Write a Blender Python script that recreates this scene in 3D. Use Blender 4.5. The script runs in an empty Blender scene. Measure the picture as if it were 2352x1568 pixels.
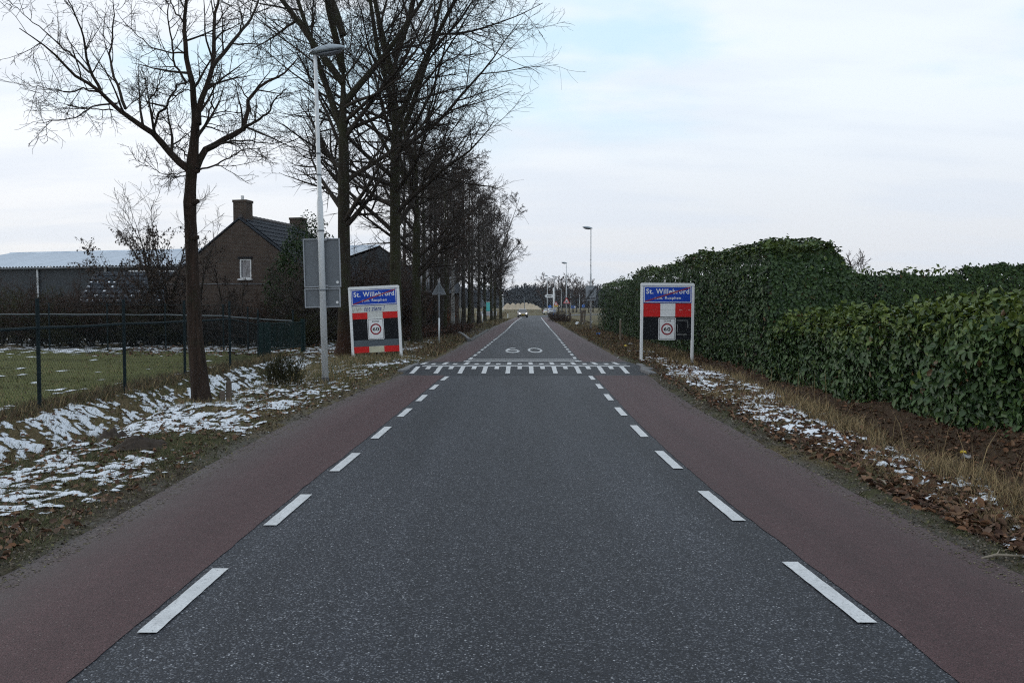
import bpy, math, random
import numpy as np
from mathutils import Vector, Matrix

# ------------------------------------------------------------------ camera, sky, sun, exposure
scene = bpy.context.scene
COL = scene.collection
R = math.radians
CAM_H = 1.6
PITCH = math.atan(79 / 1903)
cam_data = bpy.data.cameras.new("camera")
cam = bpy.data.objects.new("camera", cam_data)
COL.objects.link(cam)
cam.location = (0, 0, CAM_H)
cam.rotation_euler = (math.pi / 2 - PITCH, 0, 0)
cam_data.sensor_width = 36.0
cam_data.lens = 36.0 * 1903 / 2352
cam_data.clip_start = 0.05
cam_data.clip_end = 5000
scene.camera = cam

scene.view_settings.view_transform = 'Standard'
scene.view_settings.look = 'None'
scene.view_settings.exposure = 0.0
scene.view_settings.gamma = 1.0
scene.view_settings.use_curve_mapping = False
scene.render.engine = 'CYCLES'
scene.cycles.max_bounces = 5
scene.cycles.diffuse_bounces = 3
scene.cycles.glossy_bounces = 2
scene.cycles.transmission_bounces = 3
scene.cycles.transparent_max_bounces = 8
scene.cycles.use_denoising = False
scene.cycles.filter_width = 1.15
scene.cycles.caustics_reflective = False
scene.cycles.caustics_refractive = False

SUN_EL, SUN_AZ = R(14), R(-62)     # veiled low sun, ahead and to the left of the road
world = bpy.data.worlds.new("World")
scene.world = world
world.use_nodes = True
wt = world.node_tree
for n in list(wt.nodes):
    wt.nodes.remove(n)


def wn(t, **k):
    n = wt.nodes.new(t)
    for a, b in k.items():
        setattr(n, a, b)
    return n


def wmath(op, a, b=None, clamp=False):
    n = wn('ShaderNodeMath', operation=op, use_clamp=clamp)
    for i, v in enumerate((a, b)):
        if v is None:
            continue
        if isinstance(v, (int, float)):
            n.inputs[i].default_value = v
        else:
            wt.links.new(v, n.inputs[i])
    return n.outputs[0]


def wmix(f, a, b):
    n = wn('ShaderNodeMix', data_type='RGBA')
    for s, v in ((n.inputs[0], f), (n.inputs[6], a), (n.inputs[7], b)):
        if isinstance(v, (int, float)):
            s.default_value = v
        elif isinstance(v, tuple):
            s.default_value = v + (1,)
        else:
            wt.links.new(v, s)
    return n.outputs[2]


def wsmooth(v, lo, hi):
    n = wn('ShaderNodeMapRange', interpolation_type='SMOOTHSTEP')
    wt.links.new(v, n.inputs[0])
    n.inputs[1].default_value = lo
    n.inputs[2].default_value = hi
    return n.outputs[0]


tc = wn('ShaderNodeTexCoord')
sep = wn('ShaderNodeSeparateXYZ')
wt.links.new(tc.outputs['Generated'], sep.inputs[0])
sx, sy, sz = sep.outputs
zc = wmath('MAXIMUM', sz, 0.0)
den = wmath('ADD', zc, 0.16)
cx = wmath('DIVIDE', sx, den)
cy = wmath('DIVIDE', sy, den)


def wnoise(ox, oy, kx, ky, scale, detail, rough=0.55):
    cmb = wn('ShaderNodeCombineXYZ')
    wt.links.new(wmath('ADD', wmath('MULTIPLY', cx, kx), ox), cmb.inputs[0])
    wt.links.new(wmath('ADD', wmath('MULTIPLY', cy, ky), oy), cmb.inputs[1])
    n = wn('ShaderNodeTexNoise')
    n.inputs['Scale'].default_value = scale
    n.inputs['Detail'].default_value = detail
    n.inputs['Roughness'].default_value = rough
    wt.links.new(cmb.outputs[0], n.inputs['Vector'])
    return n.outputs[0]


nish = wn('ShaderNodeTexSky', sky_type='NISHITA')
nish.sun_disc = False
nish.sun_elevation = SUN_EL
nish.sun_rotation = SUN_AZ
nish.air_density = 1.0
nish.dust_density = 2.0
gaps = wsmooth(wnoise(8.94, 4.61, 1.0, 1.25, 0.85, 5.0), 0.46, 0.60)        # where blue shows through the veil
gaps = wmath('MULTIPLY', gaps, wsmooth(sz, 0.13, 0.28))
streak = wsmooth(wnoise(7.3, 4.2, 0.55, 1.5, 1.3, 4.0), 0.42, 0.62)     # faint grey streaks
left = wsmooth(sx, 0.30, -0.55)                                           # the veiled sun stands to the left
veil_r = wmix(wsmooth(sz, 0.02, 0.26), (7.9, 8.15, 8.6), (9.0, 9.8, 10.6))
veil_l = wmix(wsmooth(sz, 0.02, 0.20), (9.3, 9.35, 9.4), (9.9, 10.3, 10.9))
veil = wmix(left, veil_r, veil_l)
veil = wmix(wmath('MULTIPLY', streak, 0.42), veil, (7.3, 8.1, 9.3))
blue = wn('ShaderNodeVectorMath', operation='ADD')
bl2 = wn('ShaderNodeVectorMath', operation='SCALE')
wt.links.new(nish.outputs[0], bl2.inputs[0])
bl2.inputs['Scale'].default_value = 0.35
wt.links.new(bl2.outputs[0], blue.inputs[0])
blue.inputs[1].default_value = (5.0, 7.6, 9.2)
sky_col = wmix(wmath('MULTIPLY', gaps, 0.66), veil, blue.outputs[0])
bg = wn('ShaderNodeBackground')
bg.inputs[1].default_value = 0.1
wt.links.new(sky_col, bg.inputs[0])
wo = wn('ShaderNodeOutputWorld')
wt.links.new(bg.outputs[0], wo.inputs[0])

sun_d = bpy.data.lights.new("sun", 'SUN')
sun_d.energy = 0.5
sun_d.angle = R(25)
sun_d.color = (1.0, 0.95, 0.88)
sun = bpy.data.objects.new("sun", sun_d)
COL.objects.link(sun)
_sd = Vector((math.sin(SUN_AZ) * math.cos(SUN_EL), math.cos(SUN_AZ) * math.cos(SUN_EL), math.sin(SUN_EL)))
sun.rotation_euler = _sd.to_track_quat('Z', 'Y').to_euler()
sun.location = (-20, 10, 30)

# ------------------------------------------------------------------ helpers
F = 1903.0


def P(px, py, y):
    """World point at distance y that the photograph shows at (px, py) on its 2352-wide copy (survey of the photo)."""
    x = (px - 1176) / F
    z = (784 - py) / F
    d = (x, math.cos(PITCH) + z * math.sin(PITCH), -math.sin(PITCH) + z * math.cos(PITCH))
    k = y / d[1]
    return np.array((d[0] * k, y, CAM_H + d[2] * k))


def set_props(o, label=None, cat=None, group=None, kind=None):
    if label:
        o['label'] = label
    if cat:
        o['category'] = cat
    if group:
        o['group'] = group
    if kind:
        o['kind'] = kind
    return o


def thing(name, label, cat, loc=(0, 0, 0), rotz=0.0, group=None):
    o = bpy.data.objects.new(name, None)
    o.empty_display_size = 0.2
    COL.objects.link(o)
    o.location = tuple(loc)
    o.rotation_euler = (0, 0, rotz)
    return set_props(o, label, cat, group)


def np_mesh(name, verts, faces, mat, smooth=False, col=None):
    """faces: list of int arrays (M,k)."""
    me = bpy.data.meshes.new(name)
    verts = np.asarray(verts, dtype=np.float32)
    me.vertices.add(len(verts))
    me.vertices.foreach_set('co', verts.ravel())
    idx, tot = [], []
    for f in faces:
        f = np.asarray(f, dtype=np.int32)
        if len(f) == 0:
            continue
        idx.append(f.ravel())
        tot.append(np.full(len(f), f.shape[1], dtype=np.int32))
    idx = np.concatenate(idx)
    tot = np.concatenate(tot)
    start = np.concatenate(([0], np.cumsum(tot)[:-1])).astype(np.int32)
    me.loops.add(len(idx))
    me.loops.foreach_set('vertex_index', idx)
    me.polygons.add(len(tot))
    me.polygons.foreach_set('loop_start', start)
    me.polygons.foreach_set('loop_total', tot)
    if smooth:
        me.polygons.foreach_set('use_smooth', np.ones(len(tot), dtype=bool))
    me.update(calc_edges=True)
    if col is not None:
        a = me.color_attributes.new('col', 'FLOAT_COLOR', 'POINT')
        c = np.ones((len(verts), 4), dtype=np.float32)
        c[:, :3] = col
        a.data.foreach_set('color', c.ravel())
    if mat is not None:
        me.materials.append(mat)
    return me


def link(name, me, parent=None, loc=(0, 0, 0), rot=(0, 0, 0), scale=None):
    o = bpy.data.objects.new(name, me)
    COL.objects.link(o)
    o.location = tuple(loc)
    o.rotation_euler = tuple(rot)
    if scale is not None:
        o.scale = scale if hasattr(scale, '__len__') else (scale,) * 3
    if parent is not None:
        o.parent = parent
    return o


class MB:
    """Collects boxes, tubes, prisms and quads; build() links them as ONE mesh object."""

    def __init__(self):
        self.v, self.f = [], []

    def add(self, vs, fs):
        n = len(self.v)
        self.v += [tuple(map(float, p)) for p in vs]
        self.f += [tuple(i + n for i in f) for f in fs]
        return self

    def box(self, c, s, rot=None, bev=0.0):
        hx, hy, hz = s[0] / 2, s[1] / 2, s[2] / 2
        if bev > 0:
            b = min(bev, hx * .9, hy * .9, hz * .9)
            vs = []
            for sz_ in (-1, 1):
                for (i, j) in ((-1, -1), (1, -1), (1, 1), (-1, 1)):
                    vs.append((i * (hx - b), j * (hy - b), sz_ * hz))
            for sz_ in (-1, 1):
                for (i, j) in ((-1, -1), (1, -1), (1, 1), (-1, 1)):
                    if i == j:
                        vs += [(i * hx, j * (hy - b), sz_ * (hz - b)), (i * (hx - b), j * hy, sz_ * (hz - b))]
                    else:
                        vs += [(i * (hx - b), j * hy, sz_ * (hz - b)), (i * hx, j * (hy - b), sz_ * (hz - b))]
            fs = [(3, 2, 1, 0), (4, 5, 6, 7)]
            lo = list(range(8, 16))
            hi = list(range(16, 24))
            for k in range(8):
                fs.append((lo[k], lo[(k + 1) % 8], hi[(k + 1) % 8], hi[k]))
            # caps to rings
            for ring, cap, flip in ((lo, (0, 1, 2, 3), True), (hi, (4, 5, 6, 7), False)):
                for q in range(4):
                    a, b2 = ring[2 * q], ring[2 * q + 1]
                    nxt = ring[(2 * q + 2) % 8]
                    t = (a, b2, cap[q])
                    qd = (b2, nxt, cap[(q + 1) % 4], cap[q])
                    fs.append(t[::-1] if flip else t)
                    fs.append(qd[::-1] if flip else qd)
        else:
            vs = [(x, y, z) for z in (-hz, hz) for (x, y) in ((-hx, -hy), (hx, -hy), (hx, hy), (-hx, hy))]
            fs = [(3, 2, 1, 0), (4, 5, 6, 7), (0, 1, 5, 4), (1, 2, 6, 5), (2, 3, 7, 6), (3, 0, 4, 7)]
        if rot is not None:
            vs = [tuple(rot @ Vector(p)) for p in vs]
        return self.add([(p[0] + c[0], p[1] + c[1], p[2] + c[2]) for p in vs], fs)

    def tube(self, pts, rad, n=8, caps=True):
        pts = [Vector(p) for p in pts]
        if not hasattr(rad, '__len__'):
            rad = [rad] * len(pts)
        vs, fs = [], []
        for i, p in enumerate(pts):
            t = (pts[min(i + 1, len(pts) - 1)] - pts[max(i - 1, 0)]).normalized()
            a = Vector((0, 0, 1)) if abs(t.z) < .9 else Vector((1, 0, 0))
            u = t.cross(a).normalized()
            w = t.cross(u).normalized()
            for k in range(n):
                an = 2 * math.pi * k / n
                vs.append(p + (u * math.cos(an) + w * math.sin(an)) * rad[i])
        for i in range(len(pts) - 1):
            for k in range(n):
                a, b = i * n + k, i * n + (k + 1) % n
                fs.append((a, a + n, b + n, b))
        if caps:
            fs.append(tuple(range(n)))
            fs.append(tuple(reversed(range((len(pts) - 1) * n, len(pts) * n))))
        return self.add(vs, fs)

    def prism(self, poly, y0, y1):
        """poly in (x, z), extruded from y0 (front) to y1."""
        n = len(poly)
        vs = [(x, y0, z) for x, z in poly] + [(x, y1, z) for x, z in poly]
        fs = [tuple(range(n)), tuple(reversed(range(n, 2 * n)))]
        for k in range(n):
            j = (k + 1) % n
            fs.append((k, k + n, j + n, j))
        return self.add(vs, fs)

    def slab(self, poly, z0, z1):
        """poly in (x, y), extruded from z0 to z1."""
        n = len(poly)
        vs = [(x, y, z0) for x, y in poly] + [(x, y, z1) for x, y in poly]
        fs = [tuple(reversed(range(n))), tuple(range(n, 2 * n))]
        for k in range(n):
            j = (k + 1) % n
            fs.append((k, j, j + n, k + n))
        return self.add(vs, fs)

    def loft(self, rings, caps=True):
        n = len(rings[0])
        vs = [p for r in rings for p in r]
        fs = []
        for i in range(len(rings) - 1):
            for k in range(n):
                j = (k + 1) % n
                fs.append((i * n + k, i * n + j, (i + 1) * n + j, (i + 1) * n + k))
        if caps:
            fs.append(tuple(reversed(range(n))))
            fs.append(tuple(range((len(rings) - 1) * n, len(rings) * n)))
        return self.add(vs, fs)

    def mesh(self, name, mat, smooth=False):
        me = bpy.data.meshes.new(name)
        me.from_pydata(self.v, [], self.f)
        if smooth:
            me.polygons.foreach_set('use_smooth', np.ones(len(me.polygons), dtype=bool))
        me.materials.append(mat)
        me.update()
        return me

    def build(self, name, mat, parent=None, smooth=False, loc=(0, 0, 0), rot=(0, 0, 0)):
        return link(name, self.mesh(name, mat, smooth), parent, loc, rot)


def copy_tree(o, parent=None):
    c = o.copy()
    COL.objects.link(c)
    if parent is not None:
        c.parent = parent
    for ch in list(o.children):
        copy_tree(ch, c)
    return c


# value noise in numpy
def _hash(ix, iy, seed):
    h = (ix.astype(np.int64) * 374761393 + iy.astype(np.int64) * 668265263 + seed * 974711) & 0xFFFFFFFF
    h = ((h ^ (h >> 13)) * 1274126177) & 0xFFFFFFFF
    h = h ^ (h >> 16)
    return (h & 0xFFFF) / 65535.0


def vnoise(x, y, seed=0):
    ix, iy = np.floor(x), np.floor(y)
    fx, fy = x - ix, y - iy
    fx = fx * fx * (3 - 2 * fx)
    fy = fy * fy * (3 - 2 * fy)
    a, b = _hash(ix, iy, seed), _hash(ix + 1, iy, seed)
    c, d = _hash(ix, iy + 1, seed), _hash(ix + 1, iy + 1, seed)
    return a + (b - a) * fx + (c - a) * fy + (a - b - c + d) * fx * fy


def fbm(x, y, seed=0, oct=4, gain=0.5):
    s, a, t = 0.0, 1.0, 0.0
    for o in range(oct):
        s = s + a * vnoise(x * 2 ** o + 17.3 * o, y * 2 ** o - 9.1 * o, seed + o)
        t += a
        a *= gain
    return s / t


def sstep(x, a, b):
    t = np.clip((x - a) / (b - a), 0, 1)
    return t * t * (3 - 2 * t)


# ------------------------------------------------------------------ materials
def new_mat(name):
    m = bpy.data.materials.new(name)
    m.use_nodes = True
    nt = m.node_tree
    b = nt.nodes['Principled BSDF']
    return m, nt, b


def nnoise(nt, scale, detail=4, rough=.6, stretch=None, coord='Object'):
    t = nt.nodes.new('ShaderNodeTexCoord')
    n = nt.nodes.new('ShaderNodeTexNoise')
    n.inputs['Scale'].default_value = scale
    n.inputs['Detail'].default_value = detail
    n.inputs['Roughness'].default_value = rough
    if stretch:
        mp = nt.nodes.new('ShaderNodeMapping')
        mp.inputs['Scale'].default_value = stretch
        nt.links.new(t.outputs[coord], mp.inputs[0])
        nt.links.new(mp.outputs[0], n.inputs['Vector'])
    else:
        nt.links.new(t.outputs[coord], n.inputs['Vector'])
    return n.outputs[0]


def nramp(nt, src, stops):
    r = nt.nodes.new('ShaderNodeValToRGB')
    e = r.color_ramp.elements
    while len(e) < len(stops):
        e.new(0.5)
    for k, (p, c) in enumerate(stops):
        e[k].position = p
        e[k].color = tuple(c) + (1,) if len(c) == 3 else c
    nt.links.new(src, r.inputs[0])
    return r.outputs[0]


def nmix(nt, f, a, b, blend='MIX'):
    n = nt.nodes.new('ShaderNodeMix')
    n.data_type = 'RGBA'
    n.blend_type = blend
    for s, v in ((n.inputs[0], f), (n.inputs[6], a), (n.inputs[7], b)):
        if isinstance(v, (int, float)):
            s.default_value = v
        elif isinstance(v, tuple):
            s.default_value = v + (1,)
        else:
            nt.links.new(v, s)
    return n.outputs[2]


def nbump(nt, b, h, strength=.4, dist=.01):
    n = nt.nodes.new('ShaderNodeBump')
    n.inputs['Strength'].default_value = strength
    n.inputs['Distance'].default_value = dist
    nt.links.new(h, n.inputs['Height'])
    nt.links.new(n.outputs[0], b.inputs['Normal'])


def simple(name, col, rough=.6, var=.15, scale=6.0, bump=0.0, metal=0.0, spec=.5, stretch=None, detail=5):
    """A plain material with uneven tone: grime and wear from noise."""
    m, nt, b = new_mat(name)
    n = nnoise(nt, scale, detail, .65, stretch)
    lo = tuple(max(0, c * (1 - var)) for c in col)
    hi = tuple(min(1, c * (1 + var)) for c in col)
    nt.links.new(nramp(nt, n, [(.3, lo), (.7, hi)]), b.inputs['Base Color'])
    b.inputs['Roughness'].default_value = rough
    b.inputs['Metallic'].default_value = metal
    b.inputs['Specular IOR Level'].default_value = spec
    if bump:
        nbump(nt, b, n, bump, .01)
    return m


def vcol(name, rough=.85, spec=.3, var=0.0, scale=40, bump=0, trans=0.0):
    m, nt, b = new_mat(name)
    a = nt.nodes.new('ShaderNodeAttribute')
    a.attribute_name = 'col'
    c = a.outputs['Color']
    if var:
        n = nnoise(nt, scale, 6, .7)
        g = nramp(nt, n, [(.25, (1 - var,) * 3), (.75, (1 + var,) * 3)])
        c = nmix(nt, 1.0, c, g, 'MULTIPLY')
        if bump:
            nbump(nt, b, n, bump, .03)
    nt.links.new(c, b.inputs['Base Color'])
    b.inputs['Roughness'].default_value = rough
    b.inputs['Specular IOR Level'].default_value = spec
    return m


def asphalt(name, base, speck, tint, fine=150.0, amount=.80, patch=.25, dust=False):
    m, nt, b = new_mat(name)
    tcn = nt.nodes.new('ShaderNodeTexCoord')
    v = nt.nodes.new('ShaderNodeTexVoronoi')
    v.inputs['Scale'].default_value = fine
    nt.links.new(tcn.outputs['Object'], v.inputs['Vector'])
    sepc = nt.nodes.new('ShaderNodeSeparateColor')
    nt.links.new(v.outputs['Color'], sepc.inputs[0])
    dark = tuple(c * .55 for c in base)
    light = tuple(c * 1.35 for c in base)
    stones = nramp(nt, sepc.outputs[0], [(0, dark), (.45, base), (amount, light), (amount + .03, tint), (.985, tint), (1.0, speck)])
    edge = nramp(nt, v.outputs['Distance'], [(.0, (1, 1, 1)), (.55, (.75, .75, .75)), (.8, (.45, .45, .45))])
    c = nmix(nt, 1.0, stones, edge, 'MULTIPLY')
    big = nnoise(nt, .55, 5, .6, (1.6, .22, 1))
    g = nramp(nt, big, [(.3, (1 - patch,) * 3), (.7, (1 + patch,) * 3)])
    c = nmix(nt, 1.0, c, g, 'MULTIPLY')
    band = nnoise(nt, 1.0, 3, .6, (1.5, .012, 1))          # wheel tracks polished along the road
    c = nmix(nt, 1.0, c, nramp(nt, band, [(.35, (.86,) * 3), (.65, (1.14,) * 3)]), 'MULTIPLY')
    mid = nnoise(nt, 9, 5, .7)
    c = nmix(nt, 1.0, c, nramp(nt, mid, [(.3, (.86,) * 3), (.7, (1.14,) * 3)]), 'MULTIPLY')
    if dust:          # grit washed to the outer edge of the strip
        at_ = nt.nodes.new('ShaderNodeAttribute')
        at_.attribute_name = 'col'
        dn = nnoise(nt, 2.2, 6, .75)
        df = nmix(nt, 1.0, at_.outputs['Color'], nramp(nt, dn, [(.25, (.25,) * 3), (.75, (1.3,) * 3)]), 'MULTIPLY')
        sc_n = nt.nodes.new('ShaderNodeSeparateColor')
        nt.links.new(df, sc_n.inputs[0])
        c = nmix(nt, sc_n.outputs[0], c, (.100, .088, .084))
    nt.links.new(c, b.inputs['Base Color'])
    b.inputs['Roughness'].default_value = .66
    b.inputs['Specular IOR Level'].default_value = .28
    nbump(nt, b, v.outputs['Distance'], .55, -.006)
    return m


M = {}
M['asphalt'] = asphalt('asphalt', (.030, .033, .042), (.46, .47, .50), (.130, .137, .155), 125, .83, .28)
M['asphalt_new'] = asphalt('dark_asphalt', (.026, .030, .038), (.09, .095, .11), (.042, .047, .056), 130, .9, .1)
M['red_asphalt'] = asphalt('red_asphalt', (.080, .040, .042), (.22, .17, .16), (.096, .052, .053), 170, .86, .16, dust=True)
M['paving'] = asphalt('grey_paving', (.12, .118, .115), (.2, .2, .2), (.15, .15, .15), 60, .9, .15)


def paint_mat():
    m, nt, b = new_mat('road_paint')
    n = nnoise(nt, 55, 6, .75)
    n2 = nnoise(nt, 4, 4, .6)
    c = nramp(nt, n, [(.33, (.16, .165, .17)), (.42, (.50, .51, .52)), (.7, (.66, .67, .68))])
    c = nmix(nt, 1.0, c, nramp(nt, n2, [(.3, (.82,) * 3), (.7, (1.05,) * 3)]), 'MULTIPLY')
    nt.links.new(c, b.inputs['Base Color'])
    b.inputs['Roughness'].default_value = .6
    nbump(nt, b, n, .3, .004)
    return m


M['paint'] = paint_mat()
M['ground'] = vcol('ground_soil', .95, .1, .6, 34, .9)
M['blade'] = vcol('grass_blades', .8, .25)
M['litter'] = vcol('dead_leaves', .8, .25)
M['leaf'] = vcol('laurel_leaves', .45, .30)
M['leaf_dull'] = vcol('evergreen_leaves', .6, .2)


def snow_mat(patch=True):
    m, nt, b = new_mat('snow')
    n = nnoise(nt, 60, 5, .6)
    c = nramp(nt, n, [(.3, (.60, .64, .70)), (.7, (.80, .83, .88))])
    if patch:         # thin at the rims: the crust breaks into grains and the ground shows through
        at_ = nt.nodes.new('ShaderNodeAttribute')
        at_.attribute_name = 'col'
        sp_ = nt.nodes.new('ShaderNodeSeparateColor')
        nt.links.new(at_.outputs['Color'], sp_.inputs[0])
        gr_ = nnoise(nt, 75, 5, .75)
        ad = nt.nodes.new('ShaderNodeMath')
        ad.operation = 'ADD'
        nt.links.new(sp_.outputs[0], ad.inputs[0])
        nt.links.new(gr_, ad.inputs[1])
        mr = nt.nodes.new('ShaderNodeMapRange')
        mr.interpolation_type = 'SMOOTHSTEP'
        nt.links.new(ad.outputs[0], mr.inputs[0])
        mr.inputs[1].default_value, mr.inputs[2].default_value = .72, .98
        nt.links.new(mr.outputs[0], b.inputs['Alpha'])
        c = nmix(nt, nramp(nt, sp_.outputs[0], [(.1, (.55,) * 3), (.6, (0, 0, 0))]), c, (.40, .40, .40))
    nt.links.new(c, b.inputs['Base Color'])
    b.inputs['Roughness'].default_value = .7
    nbump(nt, b, n, .5, .02)
    return m


M['snow'] = snow_mat()
M['snow_cap'] = snow_mat(False)


def bark(name, dark, light, moss=None, mossamt=.5, rust=0):
    m, nt, b = new_mat(name)
    n = nnoise(nt, 11, 7, .75, (1.5, 1.5, .16))
    c = nramp(nt, n, [(.32, dark), (.6, light), (.8, tuple(x * 1.4 for x in light))])
    if moss:
        n2 = nnoise(nt, 2.2, 5, .7)
        c = nmix(nt, nramp(nt, n2, [(.62 - mossamt * .3, (0, 0, 0)), (.75, (1, 1, 1))]), c, moss)
    if rust:          # reddish algae on the lower trunk
        tc_ = nt.nodes.new('ShaderNodeTexCoord')
        sp_ = nt.nodes.new('ShaderNodeSeparateXYZ')
        nt.links.new(tc_.outputs['Object'], sp_.inputs[0])
        mr = nt.nodes.new('ShaderNodeMapRange')
        nt.links.new(sp_.outputs[2], mr.inputs[0])
        mr.inputs[1].default_value, mr.inputs[2].default_value = rust, rust * .25
        mr.inputs[4].default_value = .5
        c = nmix(nt, mr.outputs[0], c, nramp(nt, n, [(.3, (.03, .012, .008)), (.7, (.085, .032, .018))]))
    nt.links.new(c, b.inputs['Base Color'])
    b.inputs['Roughness'].default_value = .95
    b.inputs['Specular IOR Level'].default_value = .15
    nbump(nt, b, n, .9, .03)
    return m


M['bark_oak'] = bark('bark_reddish', (.009, .007, .006), (.044, .029, .022), (.024, .027, .016), .25)
M['bark_mossy'] = bark('bark_mossy', (.014, .012, .009), (.045, .038, .028), (.038, .044, .018), .8)
M['bark_grey'] = bark('bark_grey', (.016, .014, .012), (.050, .042, .036), (.035, .040, .022), .4)
M['bark_rusty'] = bark('bark_rusty', (.011, .009, .007), (.038, .031, .024), (.034, .038, .018), .6, rust=1.7)
M['twig'] = simple('twigs', (.038, .031, .026), .9, .3, 2.0, spec=.1)
M['twig_mid'] = simple('grey_brown_twigs', (.060, .050, .044), .9, .3, 2.0, spec=.1)
M['twig_brown'] = simple('brown_twigs', (.062, .042, .034), .9, .35, 1.5, spec=.1)
M['twig_olive'] = simple('olive_twigs', (.046, .046, .022), .9, .35, 1.5, spec=.1)


def birch_mat():
    m, nt, b = new_mat('birch_bark')
    n = nnoise(nt, 7, 5, .7, (1, 1, 3.2))
    c = nramp(nt, n, [(.40, (.02, .018, .016)), (.47, (.17, .165, .155)), (.6, (.26, .25, .24)), (.8, (.36, .35, .33))])
    nt.links.new(c, b.inputs['Base Color'])
    b.inputs['Roughness'].default_value = .85
    return m


M['birch'] = birch_mat()


def brick_mat():
    m, nt, b = new_mat('brick_wall')
    t = nt.nodes.new('ShaderNodeTexCoord')
    mp = nt.nodes.new('ShaderNodeMapping')
    mp.inputs['Rotation'].default_value = (R(90), 0, 0)
    br = nt.nodes.new('ShaderNodeTexBrick')
    br.inputs['Scale'].default_value = 1.0
    br.inputs['Brick Width'].default_value = .21
    br.inputs['Row Height'].default_value = .063
    br.inputs['Mortar Size'].default_value = .008
    br.inputs['Color1'].default_value = (.050, .030, .022, 1)
    br.inputs['Color2'].default_value = (.074, .049, .036, 1)
    br.inputs['Mortar'].default_value = (.085, .075, .063, 1)
    nt.links.new(t.outputs['Object'], mp.inputs[0])
    nt.links.new(mp.outputs[0], br.inputs['Vector'])
    n = nnoise(nt, 1.3, 6, .7)
    c = nmix(nt, 1.0, br.outputs[0], nramp(nt, n, [(.3, (.72,) * 3), (.7, (1.22,) * 3)]), 'MULTIPLY')
    nt.links.new(c, b.inputs['Base Color'])
    b.inputs['Roughness'].default_value = .92
    nbump(nt, b, br.outputs['Fac'], .4, -.008)
    return m


M['brick'] = brick_mat()
M['tile'] = simple('roof_tile', (.026, .032, .042), .7, .3, 5, spec=.25)
M['tile_red'] = simple('ridge_tile', (.06, .05, .05), .6, .3, 5)
M['galv'] = simple('galvanised_steel', (.66, .68, .70), .5, .10, 3, metal=.25, stretch=(1, 1, .25))
M['alu'] = simple('sign_back_aluminium', (.135, .150, .168), .5, .10, 2.5, metal=.15)
M['alu_edge'] = simple('sign_edge', (.30, .32, .35), .5, .08, 4, metal=.3)
M['lamp_shell'] = simple('lamp_shell', (.30, .35, .39), .35, .06, 3)
M['lamp_glass'] = simple('lamp_glass', (.13, .14, .16), .15, .05, 3)
M['black_base'] = simple('dark_pole_foot', (.028, .03, .036), .6, .2, 10)
M['white'] = simple('white_paint', (.74, .75, .76), .45, .07, 7, stretch=(2.5, 2.5, .5))
M['cream'] = simple('dirty_white_panel', (.55, .56, .54), .5, .12, 5, stretch=(2.5, 2.5, .5))
M['yellowed'] = simple('yellowed_panel', (.50, .49, .36), .55, .15, 7)
M['blue'] = simple('blue_sign_face', (.005, .050, .40), .5, .06, 6, spec=.25)
M['red'] = simple('red_panel', (.56, .014, .014), .55, .08, 6, spec=.25, stretch=(2.5, 2.5, .5))
M['dred'] = simple('dark_red_stripe', (.26, .010, .022), .45, .1, 8)
M['black'] = simple('black_panel', (.009, .010, .013), .6, .25, 4, spec=.15)
M['slate'] = simple('slate_panel', (.070, .090, .108), .6, .1, 4)
M['ink'] = simple('black_print', (.012, .012, .014), .5, .1, 8)
M['navy'] = simple('navy_print', (.012, .04, .20), .5, .1, 8)
M['white_print'] = simple('white_print', (.74, .75, .77), .45, .04, 8)
M['smudge'] = simple('smudge', (.33, .31, .26), .8, .25, 30)
M['fence'] = simple('green_fence_steel', (.013, .021, .024), .8, .25, 6, spec=.1)
M['fence_rail'] = simple('weathered_rail', (.070, .088, .100), .45, .25, 8)
M['gate'] = simple('green_gate', (.010, .024, .024), .75, .25, 5, spec=.15)
M['wood'] = simple('weathered_wood', (.085, .065, .05), .9, .35, 8, .4, stretch=(1, 1, .15))
M['wood_pale'] = simple('pale_stake', (.22, .185, .14), .85, .2, 10, stretch=(1, 1, .2))
M['concrete'] = simple('concrete_kerb', (.15, .15, .155), .9, .25, 12, .4)
M['barn_wall'] = simple('barn_wall', (.020, .027, .034), .6, .2, 1.2)
M['barn_tan'] = simple('barn_lower_wall', (.20, .19, .12), .8, .2, 1.0)


def roof_snow():
    m, nt, b = new_mat('frosted_roof_sheet')
    n = nnoise(nt, 1.4, 6, .7)
    n2 = nnoise(nt, 14, 4, .7)
    c = nramp(nt, n, [(.30, (.26, .32, .40)), (.55, (.48, .55, .64)), (.75, (.68, .72, .78))])
    c = nmix(nt, 1.0, c, nramp(nt, n2, [(.3, (.8,) * 3), (.7, (1.12,) * 3)]), 'MULTIPLY')
    nt.links.new(c, b.inputs['Base Color'])
    b.inputs['Roughness'].default_value = .6
    return m


M['roof_sheet'] = roof_snow()


M['roof_rib'] = vcol('ribbed_roof_sheet', .6, .3, .12, 2)


def glass(name, col, rough=.08):
    m, nt, b = new_mat(name)
    n = nnoise(nt, 3, 3, .5)
    nt.links.new(nramp(nt, n, [(.3, tuple(c * .8 for c in col)), (.7, tuple(c * 1.2 for c in col))]), b.inputs['Base Color'])
    b.inputs['Roughness'].default_value = rough
    b.inputs['Specular IOR Level'].default_value = .8
    return m


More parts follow.
